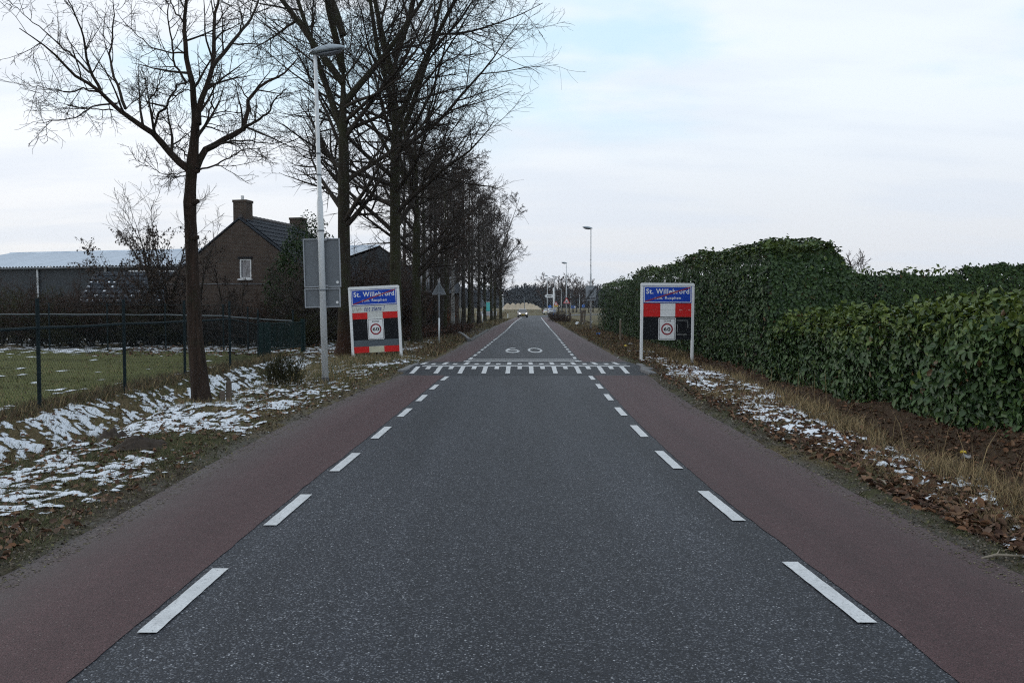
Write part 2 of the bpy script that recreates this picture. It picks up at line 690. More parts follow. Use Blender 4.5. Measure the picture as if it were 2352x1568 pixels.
M['glass'] = glass('window_glass', (.16, .16, .18))
M['car_glass'] = glass('car_glass', (.03, .035, .045))
M['car_paint'] = simple('beige_grey_car_paint', (.24, .225, .215), .3, .05, 3, metal=.3)
M['car_white'] = simple('white_car_paint', (.68, .69, .70), .3, .05, 3)
M['tyre'] = simple('tyre_rubber', (.018, .018, .019), .8, .2, 12)
M['hub'] = simple('wheel_rim', (.3, .3, .31), .4, .1, 8, metal=.5)
M['plate_y'] = simple('yellow_plate', (.60, .42, .03), .5, .08, 10)
M['tail'] = simple('tail_light_red', (.28, .012, .012), .3, .1, 8)
M['sand'] = simple('pale_sand', (.37, .30, .215), .95, .18, .5, .4)
M['teal'] = simple('teal_container', (.05, .36, .36), .5, .12, 2)
M['blue_sign'] = simple('bright_blue_sign', (.02, .12, .45), .4, .08, 6)
M['iron'] = simple('black_iron', (.012, .012, .013), .6, .25, 8)
M['render_wall'] = simple('pale_house_wall', (.34, .34, .36), .85, .15, .7)
M['orange_roof'] = simple('orange_brown_leaves', (.17, .06, .025), .9, .3, 4)
M['soilheap'] = simple('dark_soil', (.034, .024, .017), .98, .4, 14, .8)
M['litter_white'] = simple('white_litter', (.45, .46, .47), .5, .1, 20)
M['litter_blue'] = simple('blue_litter', (.03, .16, .5), .4, .1, 20)
M['litter_yellow'] = simple('yellow_litter', (.6, .44, .04), .5, .1, 20)


def emit(name, col, s):
    m, nt, b = new_mat(name)
    b.inputs['Base Color'].default_value = col + (1,)
    b.inputs['Emission Color'].default_value = col + (1,)
    b.inputs['Emission Strength'].default_value = s
    n = nnoise(nt, 5, 2)
    nt.links.new(nramp(nt, n, [(.2, tuple(c * .97 for c in col)), (.8, col)]), b.inputs['Emission Color'])
    return m


M['headlight'] = emit('lit_headlight', (1.0, .95, .90), 2.6)

# ------------------------------------------------------------------ road geometry (surveyed edges, metres)
A_ = np.array
LO = A_([(-8, -3.0), (4.66, -2.95), (6.2, -2.93), (9, -2.99), (11.9, -2.96), (16, -2.76), (19.4, -2.52), (23.6, -2.36), (27.7, -2.17), (31.7, -2.05), (42, -1.86), (54.5, -1.66), (66.5, -1.40), (85, -.83), (108, -.05), (130, .78)])
RO = A_([(-8, 3.0), (4.74, 2.96), (6.3, 2.87), (8.8, 2.82), (12.8, 2.82), (16.5, 2.92), (19.4, 3.12), (23.8, 3.2), (30, 3.32), (34.6, 3.4), (47, 3.63), (64, 3.97), (88, 4.5), (109, 4.99), (130, 5.5)])
LD = A_([(-8, -1.88), (3.98, -1.84), (6, -1.82), (8, -1.78), (10, -1.72), (12, -1.68), (14, -1.64), (16, -1.61), (18, -1.57), (25.3, -1.34), (28.9, -1.22), (33.9, -1.07), (42.9, -.82), (50, -.60), (61, -.34), (78, 0), (94, .42), (123, 1.33), (130, 1.55)])
RD = A_([(-8, 1.86), (4.15, 1.75), (5.15, 1.69), (7.1, 1.61), (9.1, 1.58), (11.1, 1.59), (13, 1.62), (15, 1.67), (17, 1.72), (19, 1.76), (25.8, 1.91), (29.5, 2.0), (32.8, 2.08), (47.6, 2.46), (61, 2.76), (85.6, 3.36), (123, 4.3), (130, 4.5)])


def xl(y): return np.interp(y, LO[:, 0], LO[:, 1])
def xr(y): return np.interp(y, RO[:, 0], RO[:, 1])
def ld(y): return np.interp(y, LD[:, 0], LD[:, 1])
def rd(y): return np.interp(y, RD[:, 0], RD[:, 1])


HC = 21.45


def hump(y):
    y = np.asarray(y, dtype=float)
    u = np.clip(np.abs(y - HC) / np.where(y < HC, 2.05, 3.9), 0, 1)
    return .085 * (.5 + .5 * np.cos(np.pi * u))


def crest_r(y): return np.clip(4.1 + .08 * (y - 6), 4.0, 5.0)


def ground_z(x, y):
    x, y = np.asarray(x, float), np.asarray(y, float)
    a, b = xl(y), xr(y)
    d = np.maximum(a - x, x - b)                     # >0 outside the carriageway
    edge = .10 * (fbm(x * 2.3, y * 1.1, 5, 4) - .5) * 2
    z = -.07 + .095 * sstep(d + edge, -.12, .22)
    vz = sstep(d, .05, .6)
    z = z + vz * (.09 * (fbm(x * 1.1, y * .9, 11, 4) - .5) + .05 * (fbm(x * 6, y * 6, 23, 3) - .5))
    z = z + vz * hump(y) * .8 * sstep(d, 1.4, .2)
    # left ditch
    u = np.clip((x + 7.05) / 2.05, 0, 1)
    dit = np.sin(np.pi * np.clip(u, 0, 1)) ** 1.3
    fade = sstep(y, 24.5, 20.5)
    z = z - fade * .58 * dit * (1 + .35 * (fbm(x * 2, y * 2, 31, 3) - .5))
    z = z + fade * dit * .16 * (fbm(x * 5, y * 5, 37, 3) - .5)
    z = z + .13 * np.exp(-((x + 4.65) ** 2 + (y - 12.3) ** 2) / .7)
    z = z + .05 * np.exp(-((x + 4.1) ** 2 + (y - 9.6) ** 2) / .5)
    # right ditch and hedge bank
    c = crest_r(y)
    w = np.maximum(6.1 - c, .3)
    u = np.clip((x - c) / w, 0, 1)
    dit = np.sin(np.pi * u ** .8)
    fr = sstep(y, 27, 21)
    z = z - fr * .34 * dit * (1 + .5 * (fbm(x * 2, y * 2, 41, 3) - .5))
    z = z + fr * dit * .14 * (fbm(x * 4, y * 4, 43, 4) - .5)
    z = z + .2 * sstep(y, 13, 9) * sstep(x, 5.2, 6.2)
    # far land rises a little
    z = z + 1.0 * sstep(y, 260, 380)
    z = z - np.where(y > 118, .05 * sstep(y, 118, 126) * (y < 255), 0)
    return z


def axis(parts):
    out = []
    for a, b, s in parts:
        n = max(1, int(round((b - a) / s)))
        out.append(np.linspace(a, b, n, endpoint=False))
    return np.concatenate(out)


gx = np.concatenate((A_([-1500, -700, -300, -150, -90, -60, -45]), axis([(-35, -9, 1.0), (-9, -2.0, .045), (-2.0, 2.4, .4), (2.4, 7.2, .045), (7.2, 30, 1.0)]), A_([30, 38, 50, 70, 110, 200, 400, 800, 1500])))
gy = [-80, -30, -8, -2, 1, 2.5]
y_ = 3.4
while y_ < 40:
    gy.append(y_)
    y_ += max(.04, .0105 * y_)
while y_ < 200:
    gy.append(y_)
    y_ += .035 * y_
gy = A_(gy + [210, 225, 245, 265, 290, 320, 360, 420, 520, 700, 1000, 1600, 2500], dtype=float)


def grid_mesh(xs, ys):
    X, Y = np.meshgrid(xs, ys)
    n, m = len(xs), len(ys)
    i = np.arange(n * m).reshape(m, n)
    q = np.stack((i[:-1, :-1], i[:-1, 1:], i[1:, 1:], i[1:, :-1]), -1).reshape(-1, 4)
    return X.ravel(), Y.ravel(), q


X, Y, Q = grid_mesh(gx, gy)
Z = ground_z(X, Y)


def ground_col(x, y):
    a, b = xl(y), xr(y)
    d = np.maximum(a - x, x - b)
    n1 = fbm(x * .9, y * .9, 51, 4)
    n2 = fbm(x * 7, y * 7, 57, 3)
    n3 = fbm(x * .35, y * .35, 61, 4)
    soil = A_((.066, .054, .038))
    grass = A_((.062, .062, .030))
    straw = A_((.155, .118, .062))
    sandy = A_((.115, .105, .092))
    leafy = A_((.085, .046, .028))
    bank = A_((.066, .045, .031))
    field = A_((.095, .100, .036))
    far = A_((.115, .098, .055))
    c = np.empty((len(x), 3))
    L = x < a
    t = sstep(n1, .38, .62)[:, None]
    c[:] = soil * (1 - t) + grass * t
    t = (sstep(n3, .5, .66) * .7)[:, None]
    c[:] = c * (1 - t) + straw * t
    # bare sandy strip by the asphalt
    t = (sstep(d, .48, .05) * sstep(n2 + .5 * (n1 - .5), .36, .62))[:, None]
    c[:] = c * (1 - t) + np.where(L[:, None], sandy, sandy * .8) * t
    # right verge: leaves and straw, then a bare brown bank
    rt = ((x > b) & (y < 70))
    t = (rt * sstep(x - b, .45, .8) * .8 * sstep(n2, .3, .6))[:, None]
    c[:] = c * (1 - t) + leafy * t
    t = (rt * sstep(x, crest_r(y) + .05, crest_r(y) + .4) * .92)[:, None]
    c[:] = c * (1 - t) + (bank * (.7 + .6 * n1[:, None])) * t
    # field behind the left fence
    t = ((x < -7.2) * (y < 30) * sstep(x, -7.1, -7.6))[:, None]
    fc = field * (.55 + .9 * fbm(x * .8, y * 2.2, 71, 4)[:, None])
    c[:] = c * (1 - t) + fc * t
    t = sstep(y, 75, 120)[:, None] * np.ones((1, 3))
    c[:] = c * (1 - t) + far * (.7 + .6 * n3[:, None]) * t
    return c


g = link('ground', np_mesh('ground', np.stack((X, Y, Z), -1), [Q], M['ground'], True, ground_col(X, Y)))
set_props(g, 'flat verges, ditches and fields of soil, thin grass and dead leaves', 'ground', kind='structure')


def strip(left, right, ys, z, n=1):
    """quad strip between x-functions left(y) and right(y)."""
    vs, fs = [], []
    for y in ys:
        a, b = float(left(y)), float(right(y))
        for k in range(n + 1):
            vs.append((a + (b - a) * k / n, y, float(z(y))))
    for i in range(len(ys) - 1):
        for k in range(n):
            o = i * (n + 1) + k
            fs.append((o, o + 1, o + n + 2, o + n + 1))
    return vs, fs


ys_r = np.concatenate((axis([(-8, 19, .8), (19, 25.6, .1), (25.6, 60, 1.0), (60, 130, 3.0)]), [130]))
mb = MB()
vs, fs = strip(lambda y: xl(y) - .10, lambda y: xr(y) + .10, ys_r, hump, 6)
mb.add(vs, fs)
CL = [(.68, 130), (3.2, 152), (9, 174), (22, 196), (50, 216), (130, 238)]
CR = [(5.6, 130), (8.6, 148), (15, 166), (27, 183), (55, 203), (130, 224)]
vs = []
for (a, b), (c, d) in zip(CL, CR):
    vs += [(a, b, 0), (c, d, 0)]
mb.add(vs, [(2 * i, 2 * i + 1, 2 * i + 3, 2 * i + 2) for i in range(len(CL) - 1)])
road = mb.build('road', M['asphalt'])
set_props(road, 'straight dark grey asphalt road with reddish cycle strips, bending right far ahead', 'road', kind='structure')


def marking(name, vs, fs, mat, lift=.0):
    me = bpy.data.meshes.new(name)
    me.from_pydata([(x, y, z + lift) for x, y, z in vs], [], fs)
    me.materials.append(mat)
    me.update()
    return link(name, me, road)


def dusty(o, prof_):
    a = o.data.color_attributes.new('col', 'FLOAT_COLOR', 'POINT')
    c = np.ones((len(o.data.vertices), 4), np.float32)
    c[:, :3] = np.tile(A_(prof_), len(c) // len(prof_))[:, None]
    a.data.foreach_set('color', c.ravel())


def rnd_edge(seed):
    return lambda y: .034 * (float(fbm(A_([y * 3.0]), A_([seed * 3.3]), seed, 3, .8)[0]) - .5)


zf = lambda y: hump(y) + .004
for (y0, y1) in ((-8, 19.35), (23.55, 130)):
    yy = np.concatenate(((np.concatenate((np.arange(y0, 2.5, .8), np.arange(2.5, y1, .05))) if y0 < 10 else np.arange(y0, y1, 1.2)), [y1]))
    e1, e2 = rnd_edge(3), rnd_edge(8)
    vs, fs = strip(lambda y: xl(y) - .09, lambda y: ld(y) - .05 + e1(y), yy, zf, 4)
    dusty(marking('cycle_strip', vs, fs, M['red_asphalt']), (.85, .34, .06, 0, 0))
    vs, fs = strip(lambda y: rd(y) + .15 + e2(y), lambda y: xr(y) + .09, yy, zf, 4)
    dusty(marking('cycle_strip', vs, fs, M['red_asphalt']), (0, 0, .02, .10, .40))
# dark new asphalt over the hump
yy = np.arange(19.35, 23.56, .1)
vs, fs = strip(lambda y: xl(y) - .08, lambda y: xr(y) + .08, yy, zf, 4)
marking('hump_surface', vs, fs, M['asphalt_new'])


def patch_mark(name, fx0, fx1, y0, y1, mat=None, lift=.008, step=.25, worn=0):
    n = max(2, int((y1 - y0) / step) + 1)
    yy = np.linspace(y0, y1, n)
    rr = random.Random(int(y0 * 971) + int(fx0(y0) * 313))
    w = worn
    ja = [rr.uniform(-w, w) for _ in yy]
    jb = [rr.uniform(-w, w) for _ in yy]
    vs, fs = [], []
    for i, y in enumerate(yy):
        vs += [(float(fx0(y)) + ja[i], y, float(hump(y)) + lift), (float(fx1(y)) + jb[i], y, float(hump(y)) + lift)]
        if i:
            fs.append((2 * i - 2, 2 * i - 1, 2 * i + 1, 2 * i))
    return marking(name, vs, fs, mat or M['paint'])


# broken edge lines before the hump, every 2 m
for k in range(0, 9):
    y0 = 2.0 + 2 * k
    if y0 + 1 < 19.3:
        patch_mark('lane_dash', lambda y: ld(y), lambda y: ld(y) + .098, y0, y0 + 1.0, worn=.002, step=.07)
    y0 = 2.15 + 2 * k - .02
    if y0 + 1 < 19.4:
        patch_mark('lane_dash', lambda y: rd(y), lambda y: rd(y) + .098, y0, y0 + 1.0, worn=.002, step=.07)
# and after it
y0 = 25.2
while y0 < 62:
    patch_mark('lane_dash', lambda y: ld(y), lambda y: ld(y) + .098, y0, y0 + .95)
    patch_mark('lane_dash', lambda y: rd(y), lambda y: rd(y) + .098, y0 + .3, y0 + 1.25)
    y0 += 1.75
patch_mark('edge_line', lambda y: ld(y), lambda y: ld(y) + .098, 62.5, 130, step=3)
patch_mark('edge_line', lambda y: rd(y), lambda y: rd(y) + .098, 62.5, 130, step=3)
# comb markings on the hump: near row and far row
for s in (-1, 1):
    ya, yb = sorted((HC + s * .20, HC + s * .36))
    patch_mark('hump_line', lambda y: -2.30, lambda y: 3.02, ya, yb, step=.06)
    for k in range(-5, 5):
        xc = .49 + .575 * k
        ya, yb = sorted((HC + s * .355, HC + s * 1.66))
        patch_mark('hump_stripe', lambda y, c=xc: c - .055 + .012 * (y - HC), lambda y, c=xc: c + .055 + .012 * (y - HC), ya, yb, worn=.004, step=.12)
        if k < 4:
            xm = xc + .2875
            ya, yb = sorted((HC + s * .355, HC + s * .87))
            patch_mark('hump_stripe', lambda y, c=xm: c - .055 + .012 * (y - HC), lambda y, c=xm: c + .055 + .012 * (y - HC), ya, yb, worn=.004, step=.12)
patch_mark('cross_line', lambda y: -1.36, lambda y: 1.98, 24.16, 24.50)
patch_mark('cross_line', lambda y: -1.34, lambda y: 1.96, 25.0, 25.28)
patch_mark('cross_line', lambda y: -1.40, lambda y: -1.22, 23.65, 24.249)
patch_mark('cross_line', lambda y: 1.84, lambda y: 2.02, 23.65, 24.249)


def text_mesh(s, mat, shear=0.0, bold=0.0, name='lettering'):
    cu = bpy.data.curves.new('t', 'FONT')
    cu.body = s
    cu.shear = shear
    cu.offset = bold
    cu.resolution_u = 4
    cu.space_character = 1.12
    ob = bpy.data.objects.new('t', cu)
    COL.objects.link(ob)
    dg = bpy.context.evaluated_depsgraph_get()
    dg.update()
    me = bpy.data.meshes.new_from_object(ob.evaluated_get(dg))
    bpy.data.objects.remove(ob)
    bpy.data.curves.remove(cu)
    me.name = name
    me.materials.clear()
    me.materials.append(mat)
    co = np.empty(len(me.vertices) * 3, np.float32)
    me.vertices.foreach_get('co', co)
    return me, co.reshape(-1, 3)


def fit_text(s, x0, x1, z0, z1, y, mat, parent, shear=0, bold=0.0, name='lettering'):
    """Flat print in the plane y=const of parent, filling the box x0..x1, z0..z1."""
    me, co = text_mesh(s, mat, shear, bold, name)
    lo, hi = co.min(0), co.max(0)
    out = np.empty_like(co)
    out[:, 0] = x0 + (co[:, 0] - lo[0]) / (hi[0] - lo[0]) * (x1 - x0)
    out[:, 2] = z0 + (co[:, 1] - lo[1]) / (hi[1] - lo[1]) * (z1 - z0)
    out[:, 1] = y
    me.vertices.foreach_set('co', out.ravel())
    me.update()
    return link(name, me, parent)


def ring_pts(cx_, cz_, r, n=40):
    return [(cx_ + r * math.cos(2 * math.pi * k / n), cz_ + r * math.sin(2 * math.pi * k / n)) for k in range(n)]


# painted 60 on the carriageway: outlines swept as flat strokes
def stroke(path, w_x, w_y, z):
    vs, fs = [], []
    n = len(path)
    for i, (x, y) in enumerate(path):
        x0, y0 = path[max(i - 1, 0)]
        x1, y1 = path[min(i + 1, n - 1)]
        tx, ty = x1 - x0, (y1 - y0) / 6.2
        L = math.hypot(tx, ty) or 1
        nx, ny = -ty / L, tx / L
        vs += [(x - nx * w_x / 2, y - ny * w_y / 2, z), (x + nx * w_x / 2, y + ny * w_y / 2, z)]
        if i:
            fs.append((2 * i - 2, 2 * i - 1, 2 * i + 1, 2 * i))
    return vs, fs


def oval(cx_, cy_, rx, ry, a0, a1, n=30):
    return [(cx_ + rx * math.cos(R(a0 + (a1 - a0) * k / n)), cy_ + ry * math.sin(R(a0 + (a1 - a0) * k / n))) for k in range(n + 1)]


def dig(path, name):
    vs, fs = stroke(path, .085, .50, .008)
    marking(name, vs, fs, M['paint'])


dig(oval(.85, 30.6, .225, 1.45, 0, 360, 36), 'painted_digit')
six = oval(.02, 29.98, .215, .88, 180, -180, 30)
dig(six, 'painted_digit')
vs, fs = stroke(oval(.02, 29.98, .222, 2.02, 180, 62, 16), .085, .5, .0121)
marking('painted_digit', vs, fs, M['paint'])

# ------------------------------------------------------------------ trees
def resample(pts, k):
    pts = np.asarray(pts, float)
    d = np.concatenate(([0], np.cumsum(np.linalg.norm(np.diff(pts, axis=0), axis=1))))
    t = np.linspace(0, d[-1], k + 1)
    return np.stack([np.interp(t, d, pts[:, c]) for c in range(pts.shape[1])], -1)


def sweep(pts, rad, sides):
    """pts (N,K,3), rad (N,K) -> verts, quads of N tubes."""
    N, K, _ = pts.shape
    t = np.empty_like(pts)
    t[:, 1:-1] = pts[:, 2:] - pts[:, :-2]
    t[:, 0] = pts[:, 1] - pts[:, 0]
    t[:, -1] = pts[:, -1] - pts[:, -2]
    t /= np.linalg.norm(t, axis=2, keepdims=True) + 1e-9
    ref = np.where(np.abs(t[:, :1, 2:3]) < .85, A_([0., 0, 1]), A_([1., 0, 0]))
    ref = np.broadcast_to(ref, t.shape)
    u = np.cross(t, ref)
    u /= np.linalg.norm(u, axis=2, keepdims=True) + 1e-9
    w = np.cross(t, u)
    an = np.arange(sides) * 2 * np.pi / sides
    v = pts[:, :, None, :] + rad[:, :, None, None] * (u[:, :, None, :] * np.cos(an)[None, None, :, None] + w[:, :, None, :] * np.sin(an)[None, None, :, None])
    i = np.arange(N * K * sides).reshape(N, K, sides)
    a, b = i[:, :-1], i[:, 1:]
    q = np.stack((a, b, np.roll(b, -1, 2), np.roll(a, -1, 2)), -1).reshape(-1, 4)
    return v.reshape(-1, 3), q


class Tubes:
    def __init__(self):
        self.v, self.q, self.n = [], [], 0

    def add(self, pts, rad, sides):
        v, q = sweep(pts, rad, sides)
        self.v.append(v)
        self.q.append(q + self.n)
        self.n += len(v)

    def mesh(self, name, mat, smooth=True):
        return np_mesh(name, np.concatenate(self.v), [np.concatenate(self.q)], mat, smooth)


def shoots(rng, pp, pr, n, t0, t1, ang, angsd, length, fall, K, up, wob, rr, rmin, lsd=.25, bias=None):
    """Side branches along the parents pp (N,Kp+1,3): returns (pts, rad)."""
    N, Kp = pp.shape[0], pp.shape[1] - 1
    plen = np.linalg.norm(np.diff(pp, axis=1), axis=2).sum(1)
    idx = np.repeat(np.arange(N), n)
    cnt = len(idx)
    base = np.tile((np.arange(n) + .5) / n, N)
    t = t0 + (t1 - t0) * np.clip(base + rng.uniform(-.5, .5, cnt) / n, 0, 1)
    f = t * Kp
    i0 = np.minimum(f.astype(int), Kp - 1)
    fr = (f - i0)[:, None]
    p0 = pp[idx, i0] * (1 - fr) + pp[idx, i0 + 1] * fr
    tan = pp[idx, i0 + 1] - pp[idx, i0]
    tan /= np.linalg.norm(tan, axis=1, keepdims=True) + 1e-9
    rp = pr[idx, i0] * (1 - fr[:, 0]) + pr[idx, i0 + 1] * fr[:, 0]
    ref = rng.normal(size=(cnt, 3))
    if bias is not None:
        ref += bias
    perp = ref - (ref * tan).sum(1, keepdims=True) * tan
    perp /= np.linalg.norm(perp, axis=1, keepdims=True) + 1e-9
    a = np.radians(rng.normal(ang, angsd, cnt))[:, None]
    d = tan * np.cos(a) + perp * np.sin(a)
    L = (length(t, plen[idx]) if callable(length) else plen[idx] * length * (1 - fall * t)) * np.clip(rng.normal(1, lsd, cnt), .35, 1.8)
    pts = np.empty((cnt, K + 1, 3))
    pts[:, 0] = p0
    for k in range(K):
        pts[:, k + 1] = pts[:, k] + d * (L / K)[:, None]
        d = d + rng.normal(size=(cnt, 3)) * wob + A_([0, 0, up])
        d /= np.linalg.norm(d, axis=1, keepdims=True)
    r0 = np.maximum(np.minimum(rp * rr, L * .03 + rmin), rmin)
    rad = r0[:, None] * np.linspace(1, 0, K + 1)[None] + rmin * np.linspace(0, .7, K + 1)[None]
    return pts, rad


def grow_tree(seed, H, r0, spread, first=.28, limbs=18, n2=9, n3=7, n4=5, rmin=.004, lean=(0, 0), mats=('bark_mossy', 'twig'), up=.03, ang=56, droop=0.0, leaders=0, lead0=.36, wob=.07, low=.62):
    rng = np.random.default_rng(seed)
    K = 18
    z = np.linspace(0, 1, K + 1)
    tr = np.stack((lean[0] * z ** 1.3 * H + np.cumsum(rng.normal(0, .010, K + 1)) * H * .10,
                   lean[1] * z ** 1.3 * H + np.cumsum(rng.normal(0, .010, K + 1)) * H * .10, z * H), -1)
    tr -= tr[0]
    rt = r0 * (1 - z) ** .85 * (.78 + .22 * np.exp(-z * 9)) + rmin
    if leaders:
        z = z * (lead0 + .34)
        tr = np.stack([np.interp(z, np.linspace(0, 1, K + 1), tr[:, c_]) for c_ in range(3)], -1)
        rt = r0 * (.80 + .20 * np.exp(-z * 14)) * (1 - .25 * z / (lead0 + .34)) * (1 - .9 * sstep(z, lead0 + .02, lead0 + .34)) + rmin
        z = z / z[-1]
    rt[0] *= 1.28
    T = Tubes()
    T.add(tr[None], rt[None], 12)
    C = Tubes()

    def prof(t, pl):
        u = (t - first) / (1 - first) if not leaders else np.clip((t * (lead0 + .34) - first) / (1 - first), 0, 1)
        return spread * np.clip(low + .95 * u - 1.35 * u * u, .16, 1.2)
    p1, r1 = shoots(rng, tr[None], rt[None], limbs, first if not leaders else first / (lead0 + .34), .97, ang, 9, prof, 0, 11, up, wob, .50, rmin * 2.2, .18)
    if leaders:
        q1, s1 = shoots(rng, tr[None], rt[None], leaders, .64, .97, 27, 6, lambda t, pl: np.full_like(t, H * .58), 0, 11, .015, wob * .8, .66, rmin * 3, .12)
        s1 = np.maximum(s1, r0 * .46 * np.linspace(1, .08, 12)[None])
        T.add(q1, s1, 9)
        q2, s2 = shoots(rng, q1, s1, 8, .18, .95, 50, 10, lambda t, pl: spread * (.72 - .4 * t), 0, 11, up, wob, .55, rmin * 2.2, .2)
        p1, r1 = np.concatenate((p1, q2)), np.concatenate((r1, s2))
    C.add(p1, r1, 6)
    p2, r2 = shoots(rng, p1, r1, n2, .14, .98, 44, 12, .46, .50, 7, up * .5 - droop, wob * 1.25, .60, rmin * 1.5)
    C.add(p2, r2, 4)
    p3, r3 = shoots(rng, p2, r2, n3, .12, .98, 44, 14, .46, .40, 4 if rmin < .007 else 3, up * .3 - droop * 1.5, wob * 1.5, .65, rmin * 1.1)
    C.add(p3, r3, 3)
    if n4:
        p4, r4 = shoots(rng, p3, r3, n4, .15, 1.0, 42, 14, .55, .4, 2 if rmin < .007 else 1, .01 - droop * 2, wob * 1.8, .7, rmin * .8)
        C.add(p4, r4, 3)
    return T.mesh('trunk', M[mats[0]]), C.mesh('crown', M[mats[1]])


def put_tree(meshes, name, label, loc, rot=0.0, scale=1.0, group=None, cat='tree'):
    t = thing(name, label, cat, loc, rot, group)
    t.scale = (scale,) * 3 if not hasattr(scale, '__len__') else scale
    for n, me in zip(('trunk', 'crown', 'leaves'), meshes):
        link(n, me, t)
    return t


# --- the oak in front: limbs follow the photograph, depth is its own
S1 = .2976
oak_y = 12.7
OAK = A_((-4.77, 12.7, .0))
rng = np.random.default_rng(4)
limbs_px = [
    # (points in survey pixels, start radius, end radius, depth lean)
    ([(1490, 1320), (1500, 1100), (1510, 950), (1490, 750), (1475, 600), (1440, 450), (1425, 300), (1425, 150), (1435, 0), (1450, -200), (1440, -420)], .068, .012, .1),
    ([(1530, 960), (1532, 800), (1600, 660), (1640, 500), (1650, 350), (1655, 200), (1660, 100), (1690, 0), (1720, -180), (1700, -380)], .050, .010, .5),
    ([(1640, 520), (1750, 380), (1850, 250), (1920, 180), (1980, 50), (2010, -100), (2060, -260)], .034, .008, .3),
    ([(1462, 1310), (1360, 1215), (1270, 1140), (1190, 1030), (1040, 945), (870, 810), (780, 710), (640, 630), (550, 560), (500, 510), (420, 420), (300, 330), (150, 220)], .062, .006, -.4),
    ([(780, 700), (700, 560), (670, 450), (650, 330), (620, 200), (570, 100), (500, -50), (470, -160)], .026, .005, -.3),
    ([(690, 560), (560, 430), (450, 340), (350, 250), (220, 150), (60, 0)], .017, .004, .1),
    ([(970, 840), (920, 700), (860, 540), (845, 400), (865, 300), (880, 150), (870, 0), (890, -120)], .026, .004, .2),
    ([(1190, 1020), (1210, 900), (1225, 870), (1290, 830), (1310, 760), (1370, 650), (1440, 640)], .020, .012, -.2),
    ([(1290, 825), (1200, 800), (1140, 800), (1200, 720), (1240, 620), (1290, 510)], .016, .004, -.5),
    ([(1195, 920), (1150, 820), (1120, 740), (1140, 640), (1145, 560)], .010, .003, .3),
    ([(970, 840), (1060, 770), (1140, 660)], .008, .003, .4),
    ([(900, 800), (830, 800), (700, 830), (580, 910), (430, 930), (280, 950)], .016, .004, -.6),
    ([(780, 715), (640, 680), (560, 710), (400, 690), (280, 665), (150, 655)], .016, .003, .4),
    ([(870, 850), (730, 840), (600, 830), (450, 790), (400, 750)], .011, .003, .5),
    ([(1512, 1300), (1560, 1190), (1600, 1150), (1750, 1070), (1880, 990), (1910, 870), (1920, 770), (1980, 680), (2080, 620), (2200, 570), (2300, 450)], .060, .010, .5),
    ([(1880, 990), (2000, 920), (2080, 860), (2120, 760), (2200, 690)], .026, .006, -.3),
    ([(1600, 1140), (1780, 1090), (1900, 1080), (2100, 1110), (2200, 1080)], .020, .005, .6),
    ([(1540, 1310), (1700, 1260), (1860, 1160), (2050, 1130)], .016, .004, -.5),
    ([(1440, 640), (1340, 490), (1330, 380), (1300, 150), (1290, 0), (1270, -150)], .020, .005, -.4),
    ([(1420, 410), (1320, 410), (1180, 370), (1080, 290), (980, 190), (890, 70)], .015, .003, .5),
    ([(1412, 170), (1340, 80), (1300, -40), (1250, -200)], .014, .004, .2),
    ([(1560, 1010), (1600, 920), (1640, 760), (1650, 600), (1700, 480)], .016, .004, -.5),
    ([(1470, 1230), (1410, 1160), (1360, 1115)], .013, .009, .2),
    ([(1480, 1310), (1380, 1340), (1250, 1345), (1160, 1290), (1100, 1255)], .009, .003, .3),
    ([(1470, 1330), (1420, 1360), (1340, 1370), (1300, 1330)], .008, .003, -.3),
    ([(1510, 1080), (1440, 1040), (1360, 990), (1270, 1000)], .010, .003, .4),
    ([(1480, 700), (1420, 690), (1360, 740), (1290, 700)], .010, .003, -.4),
    ([(1545, 900), (1640, 905), (1760, 880), (1900, 900)], .012, .003, -.4),
    ([(1920, 780), (1830, 640), (1700, 560), (1640, 560)], .012, .003, .4),
]
T, C = Tubes(), Tubes()
tr_px = [(466, 950, 0), (461, 900, 0), (456, 850, 0), (449, 780, 0), (445, 700, .02), (441, 600, .03), (439, 540, .04), (437, 500, .04), (436, 470, .03), (437, 440, .03), (439, 405, .02), (442, 375, 0), (446, 330, 0), (449, 285, 0)]
tp = A_([P(a, b, oak_y + c) for a, b, c in tr_px])
trd = A_([.185, .140, .130, .114, .104, .092, .094, .086, .100, .084, .080, .090, .066, .060])
tp2 = resample(np.column_stack((tp, trd)), 30)
T.add(tp2[None, :, :3], tp2[None, :, 3], 16)
for (a, b, rr_) in ((423, 470, .058), (455, 545, .04), (456, 462, .04), (426, 553, .04), (457, 393, .035), (424, 490, .045)):
    p = P(a, b, oak_y - .03)
    q = P(438, b + 4, oak_y)
    T.add(A_([q, q * .4 + p * .6, p, p + (p - q) * .12])[None], A_([rr_ * 1.3, rr_ * 1.15, rr_ * .8, rr_ * .2])[None], 8)
lp, lr = [], []
for pts, ra, rb, dep in limbs_px:
    w = np.linspace(0, 1, len(pts))
    q = A_([P(a * S1, b * S1, oak_y + dep * 2.2 * k ** 1.2) for (a, b), k in zip(pts, w)])
    q = resample(q, 16)
    q[1:-1] += rng.normal(0, .008, q[1:-1].shape)
    lp.append(q)
    lr.append(ra + (rb - ra) * np.linspace(0, 1, 17) ** .8)
lp, lr = A_(lp), A_(lr)
big = lr[:, 0] > .045
T.add(lp[big], lr[big], 10)
C.add(lp[~big], lr[~big], 7)
p2, r2 = shoots(rng, lp, lr, 10, .12, .99, 48, 14, lambda t, pl: np.clip(pl * .34, .35, .95) * (1 - .35 * t), 0, 7, .035, .10, .55, .0042)
C.add(p2, r2, 5)
p3, r3 = shoots(rng, p2, r2, 5, .15, 1, 46, 16, .52, .35, 5, .02, .12, .65, .0032)
C.add(p3, r3, 3)
